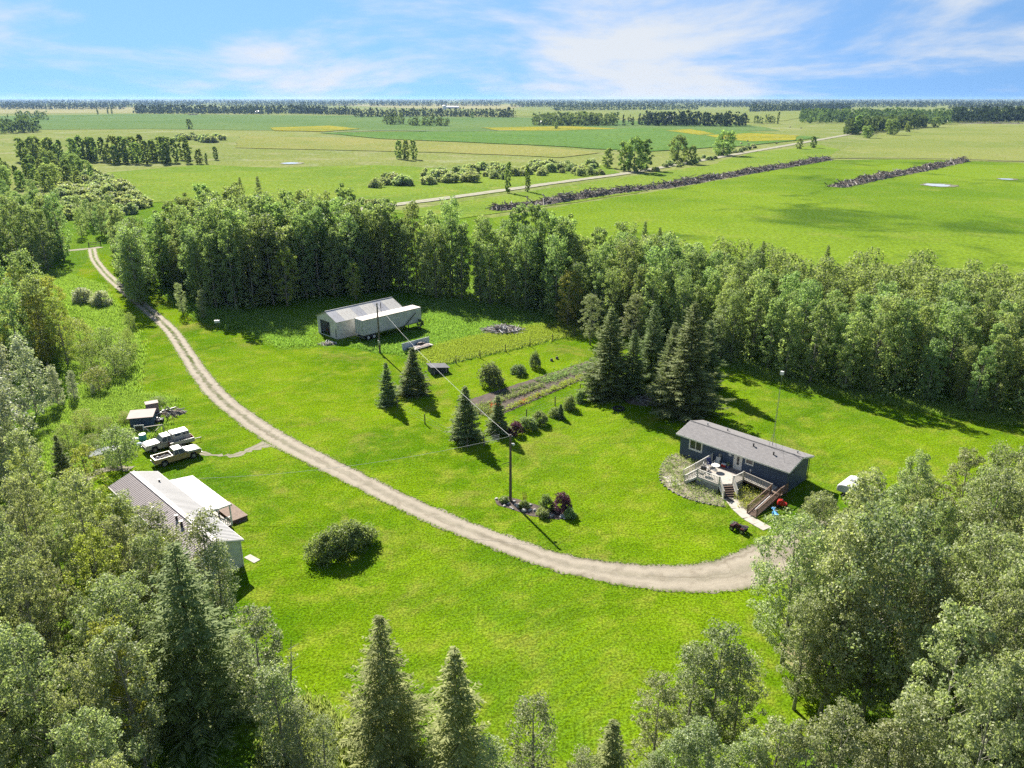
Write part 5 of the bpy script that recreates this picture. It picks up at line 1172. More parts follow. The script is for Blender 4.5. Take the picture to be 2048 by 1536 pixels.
# ---------------------------------------------------------------- the cabin (pale metal roofed house, lower left)
CO = gp(217, 974.7, 2.9); CO.z = 0; CA = R(-44.7)
H2 = empty('cabin', CO, CA, 'long pale cabin with ribbed metal roof and side porch, lower left', 'house')
CL, CW, CE, CR = 20.1, 5.2, 2.9, 3.82
M_mroof = plain('ribbed_roof_metal', (.25, .215, .21, 1), .38, (.21, .18, .175, 1), .8, .08, metal=.2, spec=.5)
mb = MB()
mb.add([(.25, .25, 0), (CL - .25, .25, 0), (CL - .25, .25, CE), (.25, .25, CE)], [(0, 1, 2, 3)])
wall_sheet(mb, .25, CL - .25, 0, CE, CW - .25, [(4.5, 5.5, 1.1, 2.2), (7.4, 8.3, .35, 2.4), (10.2, 11.3, 1.1, 2.2), (15.0, 16.2, 1.1, 2.2)])
for xx in (.25, CL - .25): mb.add([(xx, .25, 0), (xx, CW - .25, 0), (xx, CW - .25, CE), (xx, CW / 2, CR - .1), (xx, .25, CE)], [(0, 1, 2, 3, 4)])
mb.build('wall', M_wsiding, H2)
MB().box(.6, CL - .6, .6, CW - .6, .1, 2.8).build('interior', MATS['dark_room'], H2)
mb = MB()
for xx in (.22, CL - .30):
    for yy in (.21, CW - .31): mb.box(xx, xx + .1, yy, yy + .1, 0, CE - .02)
mb.build('corner_trim', M_trim, H2)
for hx in ((4.5, 5.5, 1.1, 2.2), (10.2, 11.3, 1.1, 2.2), (15.0, 16.2, 1.1, 2.2)):
    w = empty('window', (0, 0, 0)); w.parent = H2; m_ = MB(); ring(m_, *hx, .08, CW - .33, CW - .21); m_.build('frame', M_trim, w); MB().box(hx[0], hx[1], CW - .31, CW - .30, hx[2], hx[3]).build('pane', M_glass, w)
MB().box(7.4, 8.3, CW - .33, CW - .28, .35, 2.4).build('door', plain('cabin_door', (.45, .43, .40, 1), .6), H2)
roof = empty('roof', (0, 0, 0)); roof.parent = H2
NP = 20
for side in (0, 1):
    ye, sg = (0, 1) if side == 0 else (CW, -1); L = math.hypot(CW / 2, CR - CE); a = math.atan2(CR - CE, CW / 2)
    me = MB(); pw = CL / NP; me.box(0, pw - .004, 0, L, -.05, 0)
    for k in range(3): me.box(.06 + k * pw / 3, .10 + k * pw / 3, 0, L - .01, 0, .028)
    me = me.mesh('roof_panel', M_mroof if side == 0 else plain('pale_roof_metal', (.36, .35, .34, 1), .4, (.32, .31, .30, 1), .8, .08, metal=.15, spec=.5))
    for i in range(NP):
        o = obj('roof_panel', me, roof)
        o.rotation_euler = (Matrix.Rotation(0 if sg == 1 else math.pi, 3, 'Z') @ Matrix.Rotation(a, 3, 'X')).to_euler()
        o.location = (i * pw if sg == 1 else (i + 1) * pw, ye, CE + .05)
mb = MB()
for sg in (-1, 1): mb.beam((0, CW / 2 + sg * .11, CR + .045), (CL, CW / 2 + sg * .11, CR + .045), .24, .02, (0, -sg * .33, 1))
mb.build('ridge_cap', plain('ridge_metal', (.58, .54, .53, 1), .4, metal=.2), roof)
mb = MB(); mb.box(0, CL, -.03, -.003, CE - .1, CE + .05); mb.box(0, 3.0, CW + .003, CW + .03, CE - .1, CE + .05); mb.box(12.45, CL, CW + .003, CW + .03, CE - .1, CE + .05)
for xx in (-.015, CL + .015):
    for ya in (0, CW): mb.beam((xx, ya, CE - .03), (xx, CW / 2, CR - .03), .025, .15)
mb.build('fascia', M_trim, roof)
for (x_, y_, r2, hh, c_) in ((13.1, 1.9, .12, .45, M_dmetal), (14.6, 1.75, .13, .55, M_dmetal), (16.6, 1.7, .10, .35, M_dmetal), (3.4, 4.1, .09, .25, M_dmetal), (12.9, 4.3, .08, .3, M_dmetal), (9.0, 1.2, .07, .25, M_dmetal)):
    z_ = CE + .05 + (CR - CE) * (1 - abs(y_ - CW / 2) / (CW / 2)); MB().cyl((x_, y_, z_ + hh / 2 - .05), r2, hh, 'z', 9).cyl((x_, y_, z_ + hh - .02), r2 * 1.6, .06, 'z', 9).build('roof_vent', c_, roof)
# porch
PO = empty('porch', (0, 0, 0)); PO.parent = H2
n = 12; x0, x1 = 3.0, 12.45; pw = (x1 - x0) / n
a = math.atan2(-.34, 2.55); L = math.hypot(.34, 2.55)
me = MB().box(0, pw - .004, 0, L, -.04, 0); [me.box(.1 + k * pw / 3, .14 + k * pw / 3, 0, L, 0, .026) for k in range(3)]
me = me.mesh('porch_roof_panel', plain('porch_metal', (.27, .265, .255, 1), .45, (.235, .23, .22, 1), .7, .08, metal=.1, spec=.5))
for i in range(n):
    o = obj('porch_roof_panel', me, PO); o.location = (x0 + i * pw, CW + .005, CE + .02); o.rotation_euler = (a, 0, 0)
MB().box(x0, x1, CW + 2.54, CW + 2.58, CE - .44, CE - .30).box(x1 + .004, x1 + .03, CW + .02, CW + 2.54, CE - .30, CE - .14).build('porch_fascia', M_trim, PO)
for xx in (3.2, 6.2, 9.2, 12.3): MB().box(xx - .06, xx + .06, CW + 2.3, CW + 2.42, .35, CE - .40).build('porch_post', M_trim, PO)
for i in range(17): MB().box(3.1, 12.35, CW - .2 + i * .15, CW - .2 + i * .15 + .142, .31, .35).build('porch_board', M_wood_g, PO)
MB().box(3.15, 12.3, CW - .2, CW + 2.3, .02, .30).build('porch_base', M_wood_b, PO)
rail_run(PO, (12.3, CW + .1, .35), (12.3, CW + 2.3, .35), M_trim); rail_run(PO, (3.2, CW + .1, .35), (3.2, CW + 2.3, .35), M_trim)
m_ = MB(); m_.beam((10.6, CW + .4, 2.2), (12.2, CW + 2.2, .5), .1, .06); m_.build('brace', M_wood_b, PO)
for i in range(4): MB().box(12.4, 13.3 + .0 * i, CW + .6 + i * .3, CW + .88 + i * .3, .06 + .0 * i, .1).build('step_board', M_wood_l, PO)
e = empty('side_deck', CO, CA, 'brown timber deck next to the cabin porch', 'deck')
for i in range(12): MB().box(7.6, 11.9, CW + 2.62 + i * .145, CW + 2.62 + i * .145 + .137, .40, .44).build('deck_board', M_wood_b, e)
MB().box(7.65, 11.85, CW + 2.65, CW + 4.3, .02, .39).build('deck_base', plain('deck_base_brown', (.12, .08, .06, 1), .9), e)
for i in range(3): MB().box(11.92, 12.2, CW + 2.9, CW + 4.0, .06 + i * .1, .1 + i * .1).build('step_board', M_wood_b, e) if i == 0 else None
MB().cbox((19.3, CW + .9, .03), (1.6, .7, .06), Matrix.Rotation(R(8), 3, 'Z')).build('step_slab', M_conc, H2)

# ---------------------------------------------------------------- the shed
SO = gp(637, 665); SO.z = 0; SA = R(-44.6)
SHD = empty('farm_shed', SO, SA, 'white open fronted farm shed with patchy metal roof', 'shed')
SW, SLn, SE, SR = 6.6, 15.0, 3.4, 4.75       # x across the front, y to the back
M_shw = plain('shed_paint', (.60, .60, .56, 1), .8, (.46, .44, .40, 1), .9, .3)
mb = MB(); OPN = (.95, 4.3, 0, 2.9)
wall_sheet(mb, 0, SW, 0, SE, 0, [OPN, (5.9, 6.4, .3, 1.9)])
mb.add([(0, 0, SE), (SW, 0, SE), (SW / 2, 0, SR - .08)], [(0, 1, 2)]); mb.add([(0, SLn, 0), (SW, SLn, 0), (SW, SLn, SE), (SW / 2, SLn, SR - .08), (0, SLn, SE)], [(4, 3, 2, 1, 0)])
mb.add([(0, 0, 0), (0, SLn, 0), (0, SLn, SE), (0, 0, SE)], [(3, 2, 1, 0)]); mb.add([(SW, 0, 0), (SW, SLn, 0), (SW, SLn, SE), (SW, 0, SE)], [(0, 1, 2, 3)])
mb.build('wall', M_shw, SHD)
m_ = MB(); ring(m_, OPN[0], OPN[1], .12, OPN[3], .12, -.05, .04); m_.build('door_frame', M_trim, SHD)
MB().box(5.9, 6.4, .02, .06, .3, 1.9).build('side_door', plain('grey_door', (.25, .25, .25, 1), .8), SHD)
M_sroof = plain('shed_roof_metal', (.48, .46, .42, 1), .5, (.30, .25, .21, 1), .7, .15, metal=.25, spec=.5, lo=.5, hi=.75)
M_sroof2 = plain('shed_roof_metal_grey', (.36, .36, .38, 1), .45, (.25, .235, .23, 1), .8, .15, metal=.3, spec=.5, lo=.45, hi=.75)
n = 15; pw = (SLn + .5) / n
for side in (0, 1):
    L = math.hypot(SW / 2 + .25, SR - SE + .1); a = math.atan2(SR - SE + .1, SW / 2 + .25)
    for i in range(n):
        m_ = MB().box(0, L, 0, pw - .01, -.04, 0)
        for k in range(4): m_.box(0, L, .12 + k * pw / 4, .16 + k * pw / 4, 0, .025)
        o = m_.build('roof_sheet', M_sroof if (i * 7 + side) % 5 not in (1, 3) else M_sroof2, SHD)
        if side == 0: o.location = (-.25, -.25 + i * pw, SE - .05); o.rotation_euler = (0, -a, 0)
        else: o.location = (SW + .25, -.25 + (i + 1) * pw, SE - .05); o.rotation_euler = (Matrix.Rotation(math.pi, 3, 'Z') @ Matrix.Rotation(-a, 3, 'Y')).to_euler()
MB().tube([(SW / 2, -.26, SR + .06), (SW / 2, SLn + .26, SR + .06)], .09, 6).build('ridge_cap', M_gmetal, SHD)
MB().cyl((SW - .6, 10.5, SE + .95), .08, 1.5, 'z', 8).build('stove_pipe', M_dmetal, SHD)
r_ = random.Random(9)
JP = empty('stored_junk', SHD.matrix_basis @ Vector((2.6, 1.6, 0)), SA, 'heap of boxes and tools just inside the shed opening', 'junk')
for i in range(16): MB().cbox((r_.uniform(-1.4, 1.4), r_.uniform(-.6, 1.6), r_.uniform(.2, 1.1)), (r_.uniform(.3, .8), r_.uniform(.3, .8), r_.uniform(.3, .9)), Matrix.Rotation(r_.uniform(0, 3), 3, 'Z')).build('box', [M_wood_g, M_navy, M_rust, M_white, plain('violet_tarp', (.16, .09, .18, 1), .8)][i % 5], JP)
for i in range(10): m_ = MB().beam((r_.uniform(-1.5, 1.5), r_.uniform(-.5, .5), 0), (r_.uniform(-1.5, 1.5), r_.uniform(0, 1), 2.6), .05); m_.build('pole', M_gmetal, JP)

# ---------------------------------------------------------------- semi trailer beside the shed
TO = gp(728, 683); TO.z = 0
ST = empty('semi_trailer', TO, R(45.2), 'long white box semi trailer standing beside the shed', 'trailer')
TL, TW, T0, T1 = 13.6, 2.55, 1.05, 3.95
M_twall = plain('trailer_skin', (.52, .52, .50, 1), .5, (.43, .42, .40, 1), .6, .1)
MB().box(0, TL, 0, TW, T0, T1).build('body', M_twall, ST)
MB().box(.02, TL - .02, .02, TW - .02, T1 + .002, T1 + .03).build('roof', plain('trailer_roof', (.60, .55, .50, 1), .7, (.36, .27, .22, 1), .6, .2), ST)
m_ = MB(); m_.box(-.03, TL + .03, -.04, -.004, T1 - .08, T1 + .05); m_.box(-.03, TL + .03, TW + .004, TW + .04, T1 - .08, T1 + .05); m_.box(-.03, TL + .03, -.04, -.004, T0 - .02, T0 + .12); m_.build('rail_trim', M_gmetal, ST)
for yy in (.06, TW / 2 + .02):
    dd = MB().box(-.05, -.004, yy, yy + TW / 2 - .08, T0 + .1, T1 - .1).build('rear_door', plain('trailer_door', (.55, .56, .56, 1), .6, (.40, .40, .40, 1), 1.5), ST)
    for k in range(2): MB().tube([(-.08, yy + .3 + k * .6, T0 + .12), (-.08, yy + .3 + k * .6, T1 - .12)], .025, 6).build('lock_bar', M_gmetal, dd)
    for k in range(4): MB().box(-.10, -.052, yy + (-.04 if yy < 1 else TW / 2 - .12), yy + (.06 if yy < 1 else TW / 2 - .02), T0 + .4 + k * .65, T0 + .52 + k * .65).build('hinge', M_dmetal, dd)
me_t = MB().cyl((0, 0, 0), .5, .26, 'y', 18).mesh('tyre', M_black); me_r = MB().cyl((0, 0, 0), .27, .28, 'y', 12).mesh('rim', M_trim)
for xx in (1.1, 2.35):
    for yy in (.16, TW - .16):
        w = empty('wheel', (xx, yy, .5)); w.parent = ST; obj('tyre', me_t, w); obj('rim', me_r, w)
MB().box(.2, 3.2, .5, TW - .5, .55, 1.04).build('bogie', M_dmetal, ST)
for yy in (.4, TW - .4): MB().box(TL - 3.0, TL - 2.85, yy - .07, yy + .07, .03, T0).box(TL - 3.1, TL - 2.75, yy - .16, yy + .16, 0, .03).build('landing_leg', M_dmetal, ST)
MB().box(-.02, .12, .1, TW - .1, .55, .68).build('rear_bumper', M_gmetal, ST)
m_ = MB(); m_.beam((TL - 4.6, -.35, 1.0), (TL - 1.5, -.25, 3.2), .10, .12); m_.build('leaning_pole', M_dmetal, None)
o = COL.objects['leaning_pole']; o.location = TO; o.rotation_euler = (0, 0, R(45.2)); tag(o, 'dark pole leaning against the trailer side', 'pole')
c_ = ST.matrix_basis @ Vector((TL - 1.0, -.8, 0))
pp = shrubmesh('trailer_vine', .8, .6, 2.4, 20, 50, .2, 310, L_dark); e = empty('climbing_shrub', (c_.x, c_.y, 0), R(45), 'dark shrub climbing the far end of the trailer', 'shrub'); [obj(n_, m__, e) for n_, m__ in zip(SH, pp)]

# ---------------------------------------------------------------- flatbed wagon with a white side board, dark pen, wood heap
FO = gp(828, 707); e = empty('flatbed_wagon', (FO.x, FO.y, 0), R(44), 'old flatbed wagon loaded with pale planks beside the overhead cable', 'wagon')
MB().box(0, 4.4, 0, 2.0, .55, .68).build('bed', M_wood_g, e)
for i in range(7): MB().cbox((2.3 + (i % 3) * .1, .3 + i * .23, .72 + .05 * (i % 2)), (3.2, .2, .05), Matrix.Rotation(R((i * 7) % 9 - 4), 3, 'Z')).build('plank', [M_wood_l, plain('pinkish_plank', (.50, .38, .34, 1), .8), M_wood_g][i % 3], e)
for xx in (.8, 3.6):
    for yy in (.05, 1.95):
        w = empty('wheel', (xx, yy, .32)); w.parent = e; MB().cyl((0, 0, 0), .32, .18, 'y', 12).build('tyre', M_black, w); MB().cyl((0, 0, 0), .15, .2, 'y', 8).build('rim', M_rust, w)
MB().box(1.9, 3.6, 1.4, 1.9, .70, 1.0).box(2.2, 3.0, 1.3, 1.8, 1.0, 1.15).build('machine_part', M_dmetal, e)
PN = gp(800, 708); o = MB().box(0, 6.1, -.04, .04, .1, 1.5); o = o.build('white_panel', plain('panel_white', (.58, .60, .62, 1), .6, (.48, .5, .53, 1), 1)); o.location = (PN.x + .3, PN.y + 1.2, 0); o.rotation_euler = (R(-6), 0, R(44.3)); tag(o, 'long white panel propped upright behind the flatbed wagon', 'panel')
KO = gp(864, 750); e = empty('animal_shelter', (KO.x, KO.y, 0), R(25), 'low dark slant roofed shelter by the garden fence', 'shelter')
MB().prism([(0, 0), (2.9, 0), (2.9, .8), (0, 1.25)], 0, 2.1).build('body', plain('shelter_dark', (.05, .055, .06, 1), .8), e)
MB().beam((-.2, 1.05, 1.33), (3.1, 1.05, .86), 2.5, .05).build('roof', plain('shelter_roof', (.075, .08, .09, 1), .6, (.05, .05, .06, 1), 2), e)
for xx in (.3, 2.4): MB().box(xx, xx + .12, -.06, -.004, 0, .8).build('post', M_wood_l, e)
def heap(name, label, cat, c, a, b, h, n, ln, rad, mats, seed, spread=1.0, part='log', rz=0, stuff_n=0):
    r_ = random.Random(seed); e = empty(name, (c.x, c.y, 0), rz, label, cat)
    m_ = MB(); K = 18
    V = [(0, 0, h * .8)] + [(math.cos(i * math.tau / K) * a * .6, math.sin(i * math.tau / K) * b * .6, h * .45 * r_.uniform(.8, 1.2)) for i in range(K)] + [(math.cos(i * math.tau / K) * a, math.sin(i * math.tau / K) * b, 0) for i in range(K)]
    F = [(0, 1 + i, 1 + (i + 1) % K) for i in range(K)] + [(1 + i, 1 + K + i, 1 + K + (i + 1) % K, 1 + (i + 1) % K) for i in range(K)]
    m_.add(V, F); m_.build('mound', plain('heap_core', (.095, .08, .068, 1), 1, (.15, .125, .10, 1), 1), e)
    ms = [[MB().tube([(-l_ / 2, 0, 0), (l_ * .1, l_ * .02, 0), (l_ / 2, 0, 0)], [rad * q, rad * q * .95, rad * q * .75], 6).mesh(part, m) for l_, q in ((ln, 1), (ln * .6, .8), (ln * 1.4, .7))] for m in mats]
    for i in range(n):
        an = r_.uniform(0, 6.28); rr = math.sqrt(r_.random()); x, y = math.cos(an) * a * rr, math.sin(an) * b * rr; z = h * (1 - rr ** 1.5) * r_.uniform(.75, 1.1) + rad
        o = obj(part, ms[r_.randrange(len(ms))][r_.randrange(3)], e, (x, y, z)); o.rotation_euler = (0, r_.gauss(0, .28) * spread, r_.uniform(0, 6.28))
    return e
M_log1 = plain('grey_log', (.42, .39, .36, 1), .9, (.26, .23, .2, 1), 2, .3); M_log2 = plain('dark_log', (.15, .128, .112, 1), .95, (.09, .076, .066, 1), 2, .3); M_log3 = plain('brown_log', (.20, .155, .12, 1), .95, (.13, .10, .08, 1), 2, .3)
heap('wood_heap', 'heap of grey weathered boards and logs before the dark wood', 'wood pile', gp(1006, 664), 4.4, 2.9, 1.3, 150, 1.7, .09, [M_log1, M_log1, plain('bleached_board', (.62, .6, .58, 1), .9), M_log2], 21)
heap('brush_heap', 'dark heap of brush and boards under the big spruces', 'brush pile', gp(1292, 802), 3.2, 2.0, .9, 70, 1.5, .07, [M_log1, M_log2, M_log2], 22)
o = MB(); K = 20
o.tube([(math.cos(i * math.tau / K) * .75, math.sin(i * math.tau / K) * .75, .16) for i in range(K + 1)], .16, 7, False); o = o.build('tyre_planter', M_black); o.location = gp(1237, 819); tag(o, 'black tyre ring lying on the lawn by the garden corner', 'tyre')
for (u, v, lab) in [(1103, 722, 'small dark stump on the garden lawn, left of two'), (1114, 718, 'small dark stump on the garden lawn, right of two')]:
    p = gp(u, v); o = MB().cyl((0, 0, .2), .28, .4, 'z', 9, .22).ball((0, 0, .4), .2, 1, 1, .4, 8, 4).build('tree_stump', M_log2); o.location = p; tag(o, lab, 'stump')
p = gp(436, 655); e = empty('bird_table', (p.x, p.y, 0), R(20), 'small white box on a post by the wood edge', 'box'); MB().box(-.5, .5, -.3, .3, 1.0, 1.45).build('box', M_trim, e); MB().box(-.06, .06, -.06, .06, 0, 1.0).build('post', M_pole, e)
p = gp(655, 688); heap('rubble_heap', 'pale rubbish heap in weeds before the shed front', 'rubbish', p, 1.6, 1.0, .5, 22, .7, .08, [M_log1, MATS['bleached_board']], 23)

# ---------------------------------------------------------------- power poles and cables
def pole(u, v, h, lab):
    p = gp(u, v); e = empty('power_pole', (p.x, p.y, 0), 0, lab, 'power pole')
    MB().tube([(0, 0, 0), (0, 0, h * .5), (0, 0, h)], [.17, .145, .115], 10).build('shaft', M_pole, e)
    return e, p
pA, A0 = pole(1021, 1002, 8.1, 'bare brown power pole in the rock bed on the front lawn')
MB().box(-.03, .35, -.05, .05, 7.0, 7.06).ball((.34, 0, 6.92), .16, 1, 1, .7, 9, 5).build('yard_light', M_trim, pA)
MB().tube([(0, 0, 4.8), (-.55, .1, 4.62), (-.95, .1, 4.5)], .03, 6).build('bracket_arm', M_dmetal, pA)
MB().cyl((0, 0, 7.9), .05, .5, 'x', 8).build('insulator', M_gmetal, pA)
pB, B0 = pole(760, 706, 9.0, 'tall brown power pole in front of the trailer and shed')
MB().box(-.22, .22, -.32, -.17, 1.6, 2.4).build('meter_box', M_gmetal, pB); MB().cyl((.08, -.36, 2.1), .12, .1, 'y', 10).build('meter_dial', M_trim, pB); MB().cyl((0, 0, 8.8), .05, .5, 'x', 8).build('insulator', M_gmetal, pB)
def cable(a, b, sag, lab, r=.019, mat=None):
    a = Vector(a); b = Vector(b); n = 28
    m_ = MB(); m_.tube([a.lerp(b, i / n) - Vector((0, 0, sag * 4 * (i / n) * (1 - i / n))) for i in range(n + 1)], r, 5)
    o = m_.build('overhead_cable', mat or plain('bare_cable', (.50, .50, .50, 1), .8)); tag(o, lab, 'cable'); return o
tA = Vector((A0.x, A0.y, 7.9)); tB = Vector((B0.x, B0.y, 8.8))
cable(tB, tA, .9, 'pale overhead cable from the trailer pole to the lawn pole')
cable(tA, H2.matrix_basis @ Vector((4, CW + .1, 3.4)), 1.1, 'pale overhead cable from the lawn pole across the drive to the cabin', .014)
cable(tA - Vector((0, 0, .4)), H1.matrix_basis @ Vector((1.2, .3, 3.1)), .8, 'thin dark cable from the lawn pole to the blue house', .009, M_dmetal)
p = gp(40, 812, 7); cable(H2.matrix_basis @ Vector((1, .5, 3.4)), (p.x - 14, p.y + 12, 7.5), .6, 'thin dark cable running off the left edge from the cabin', .01, M_dmetal)

# ---------------------------------------------------------------- pole flower bed
c_ = gp(1060, 1020); sheet('flower_bed', pxs([(990, 1000), (1010, 992), (1040, 1000), (1080, 1012), (1120, 1022), (1152, 1030), (1140, 1040), (1100, 1038), (1060, 1032), (1020, 1018), (995, 1010)]), .045, M_soil, .3, .06, 31)
r_ = random.Random(8); RK = empty('rock_border', (0, 0, 0), 0, 'pale field stones round the foot of the lawn pole', 'rocks')
for i in range(34):
    u = r_.uniform(990, 1150); v = 1003 + (u - 990) * .2 + r_.uniform(-7, 9)
    if u > 1050 and r_.random() < .5: continue
    p = gp(u, v); s_ = r_.uniform(.14, .36); o = MB().ball((0, 0, 0), s_, r_.uniform(.8, 1.3), r_.uniform(.7, 1.1), r_.uniform(.5, .8), 7, 5).build('stone', M_rock, RK); o.location = (p.x, p.y, s_ * .35); o.rotation_euler = (r_.uniform(-.3, .3), r_.uniform(-.3, .3), r_.uniform(0, 6))
pp = shrubmesh('plum_shrub', 1.05, 1.05, 2.3, 36, 80, .16, 320, L_purple); p = gp(1124, 1022); e = empty('purple_shrub', p, 0, 'dark purple leaved shrub at the right end of the pole bed', 'shrub'); [obj(n_, m__, e) for n_, m__ in zip(SH, pp)]
bush('small_shrub', 1092, 1018, 1.7, 1.5, 'loose green shrub left of the purple one in the pole bed', P_bush[1]); bush('small_shrub', 1085, 1032, .9, 1.5, 'low green shrub in front of the pole bed', P_bush[0]); bush('small_shrub', 1048, 1016, .9, 1.2, 'yellowish low plant right of the lawn pole', P_bush[2]); bush('small_shrub', 1140, 1034, 1.0, 1.4, 'low green shrub under the purple shrub', P_bush[2]); bush('small_shrub', 1008, 1004, .7, 1.2, 'low leafy plant left of the lawn pole', P_bush[1])
p = gp(1049, 1008); m_ = MB(); e = empty('dry_stalks', p, 0, 'tuft of rusty brown stalks in the pole bed', 'plant')
for i in range(22): a = i * 2.4; m_.tube([(math.cos(a) * .12, math.sin(a) * .12, 0), (math.cos(a) * .25, math.sin(a) * .25, r_.uniform(.9, 1.7))], [.018, .008], 4, False)
m_.build('stalks', plain('rust_stalk', (.26, .16, .08, 1), .9), e)

# ---------------------------------------------------------------- vegetable garden
GP = [(-7.0, 105.3), (12.9, 123.8), (15.5, 120.4), (12.9, 116.4), (-2.6, 98.9), (-6.0, 101.5)]
sheet('garden_soil', GP, .045, M_soil, .7, .12, 33)
def veg(label, a, b, n, mat, seed, h, w, per=16, leaf=.16):
    r_ = np.random.default_rng(seed); t_ = r_.uniform(0, 1, n); A_ = np.array(a); B_ = np.array(b); d = (B_ - A_) / np.linalg.norm(B_ - A_); nr = np.array([-d[1], d[0]])
    P = A_ + (B_ - A_) * t_[:, None] + nr * r_.normal(size=(n, 1)) * w * .4; P = np.repeat(P, per, 0); m = len(P)
    C = np.stack([P[:, 0] + r_.normal(size=m) * .13, P[:, 1] + r_.normal(size=m) * .13, .06 + np.abs(r_.normal(size=m)) * h * .5], 1)
    V, F = leaves(C, leaf * r_.uniform(.6, 1.4, m), r_, .6); tag(obj('vegetable_row', np_mesh('vegetable_row', V, F, mat)), label, 'plants', None, 'stuff')
L_orange = leafmat('orange_flower', (.55, .12, .03, 1), (.62, .24, .03, 1), .3, 0, tcol=(1.2, .8, .5, 1))
veg('bushy potato rows at the far end of the garden plot', (4.5, 113.2), (13.2, 121.6), 240, L_bush, 1, .5, 2.6); veg('low green row along the middle of the garden plot', (-4.2, 103.2), (5.0, 111.8), 190, L_bush, 2, .5, .7)
veg('mixed row along the near side of the garden plot', (-1.6, 101.2), (13.0, 117.5), 250, L_yel, 3, .45, .9); veg('leafy greens at the near end of the garden plot', (-5.6, 102.8), (-2.8, 100.2), 130, L_bush, 4, .6, 2.2)
veg('low seedling row on the far side of the garden plot', (-2, 107.8), (8, 116.6), 110, L_dark, 5, .2, 1.0)
veg('bright orange red flower clump in the garden plot', (-2.7, 102.4), (-1.9, 103.2), 26, L_orange, 6, .9, .8, 14); veg('orange flower drift near the garden corner spruces', (-3.2, 100.4), (-1.6, 99.6), 26, leafmat('amber_flower', (.45, .22, .04, 1), (.40, .30, .06, 1), .3, 0), 7, .6, .9, 12); veg('orange flowers scattered in the near row', (.5, 103.6), (4.0, 107.6), 18, L_orange, 8, .5, .5, 8)
def fence(pts, lab, step=4.6, h=1.5):
    e = empty('wire_fence', (pts[0].x, pts[0].y, 0), 0, lab, 'fence'); o0 = pts[0]
    me = MB().tube([(0, 0, 0), (0, 0, h)], [.085, .07], 7).mesh('post', M_pole)
    for a, b in zip(pts, pts[1:]):
        n = max(1, int((b - a).length / step))
        for i in range(n): obj('post', me, e, a.lerp(b, i / n) - o0)
        for zz in (.35, .75, 1.15): MB().tube([a - o0 + Vector((0, 0, zz)), b - o0 + Vector((0, 0, zz))], .008, 4).build('wire', M_gmetal, e)
    obj('post', me, e, pts[-1] - o0); return e
fence([gp(862, 740), gp(960, 716), gp(1060, 693), gp(1190, 663)], 'post and wire fence between tall grass and garden lawn')
fence([gp(795, 815), gp(850, 848), gp(905, 878), gp(935, 895)], 'post and wire fence between the small spruces west of the garden')
fence([gp(968, 892), gp(1053, 838), gp(1110, 812), gp(1160, 786)], 'post and wire fence along the hedge south of the garden')
e = empty('field_gate', gp(968, 892), math.atan2(gp(1000, 885).y - gp(968, 892).y, gp(1000, 885).x - gp(968, 892).x), 'small wire gate in the garden fence beside the short spruce', 'gate')
m_ = MB(); [m_.tube([(0, 0, .25 + i * .22), (2.2, 0, .25 + i * .22)], .02, 5) for i in range(5)]; m_.build('bars', M_gmetal, e); MB().tube([(0, 0, .2), (0, 0, 1.2)], .03, 6).tube([(2.2, 0, .2), (2.2, 0, 1.2)], .03, 6).build('gate_frame', M_gmetal, e)
g0 = gp(178, 494); g1 = gp(202, 491); e = empty('drive_gate', g0, math.atan2(g1.y - g0.y, g1.x - g0.x), 'low log barrier across the far end of the drive', 'gate'); GL = (g1 - g0).length
for xx in (0, GL): MB().tube([(xx, 0, 0), (xx, 0, 1.5)], [.14, .12], 8).build('post', M_pole, e)
for zz in (.6, 1.1): MB().tube([(0, 0, zz), (GL, 0, zz)], .09, 7).build('rail', M_wood_b, e)
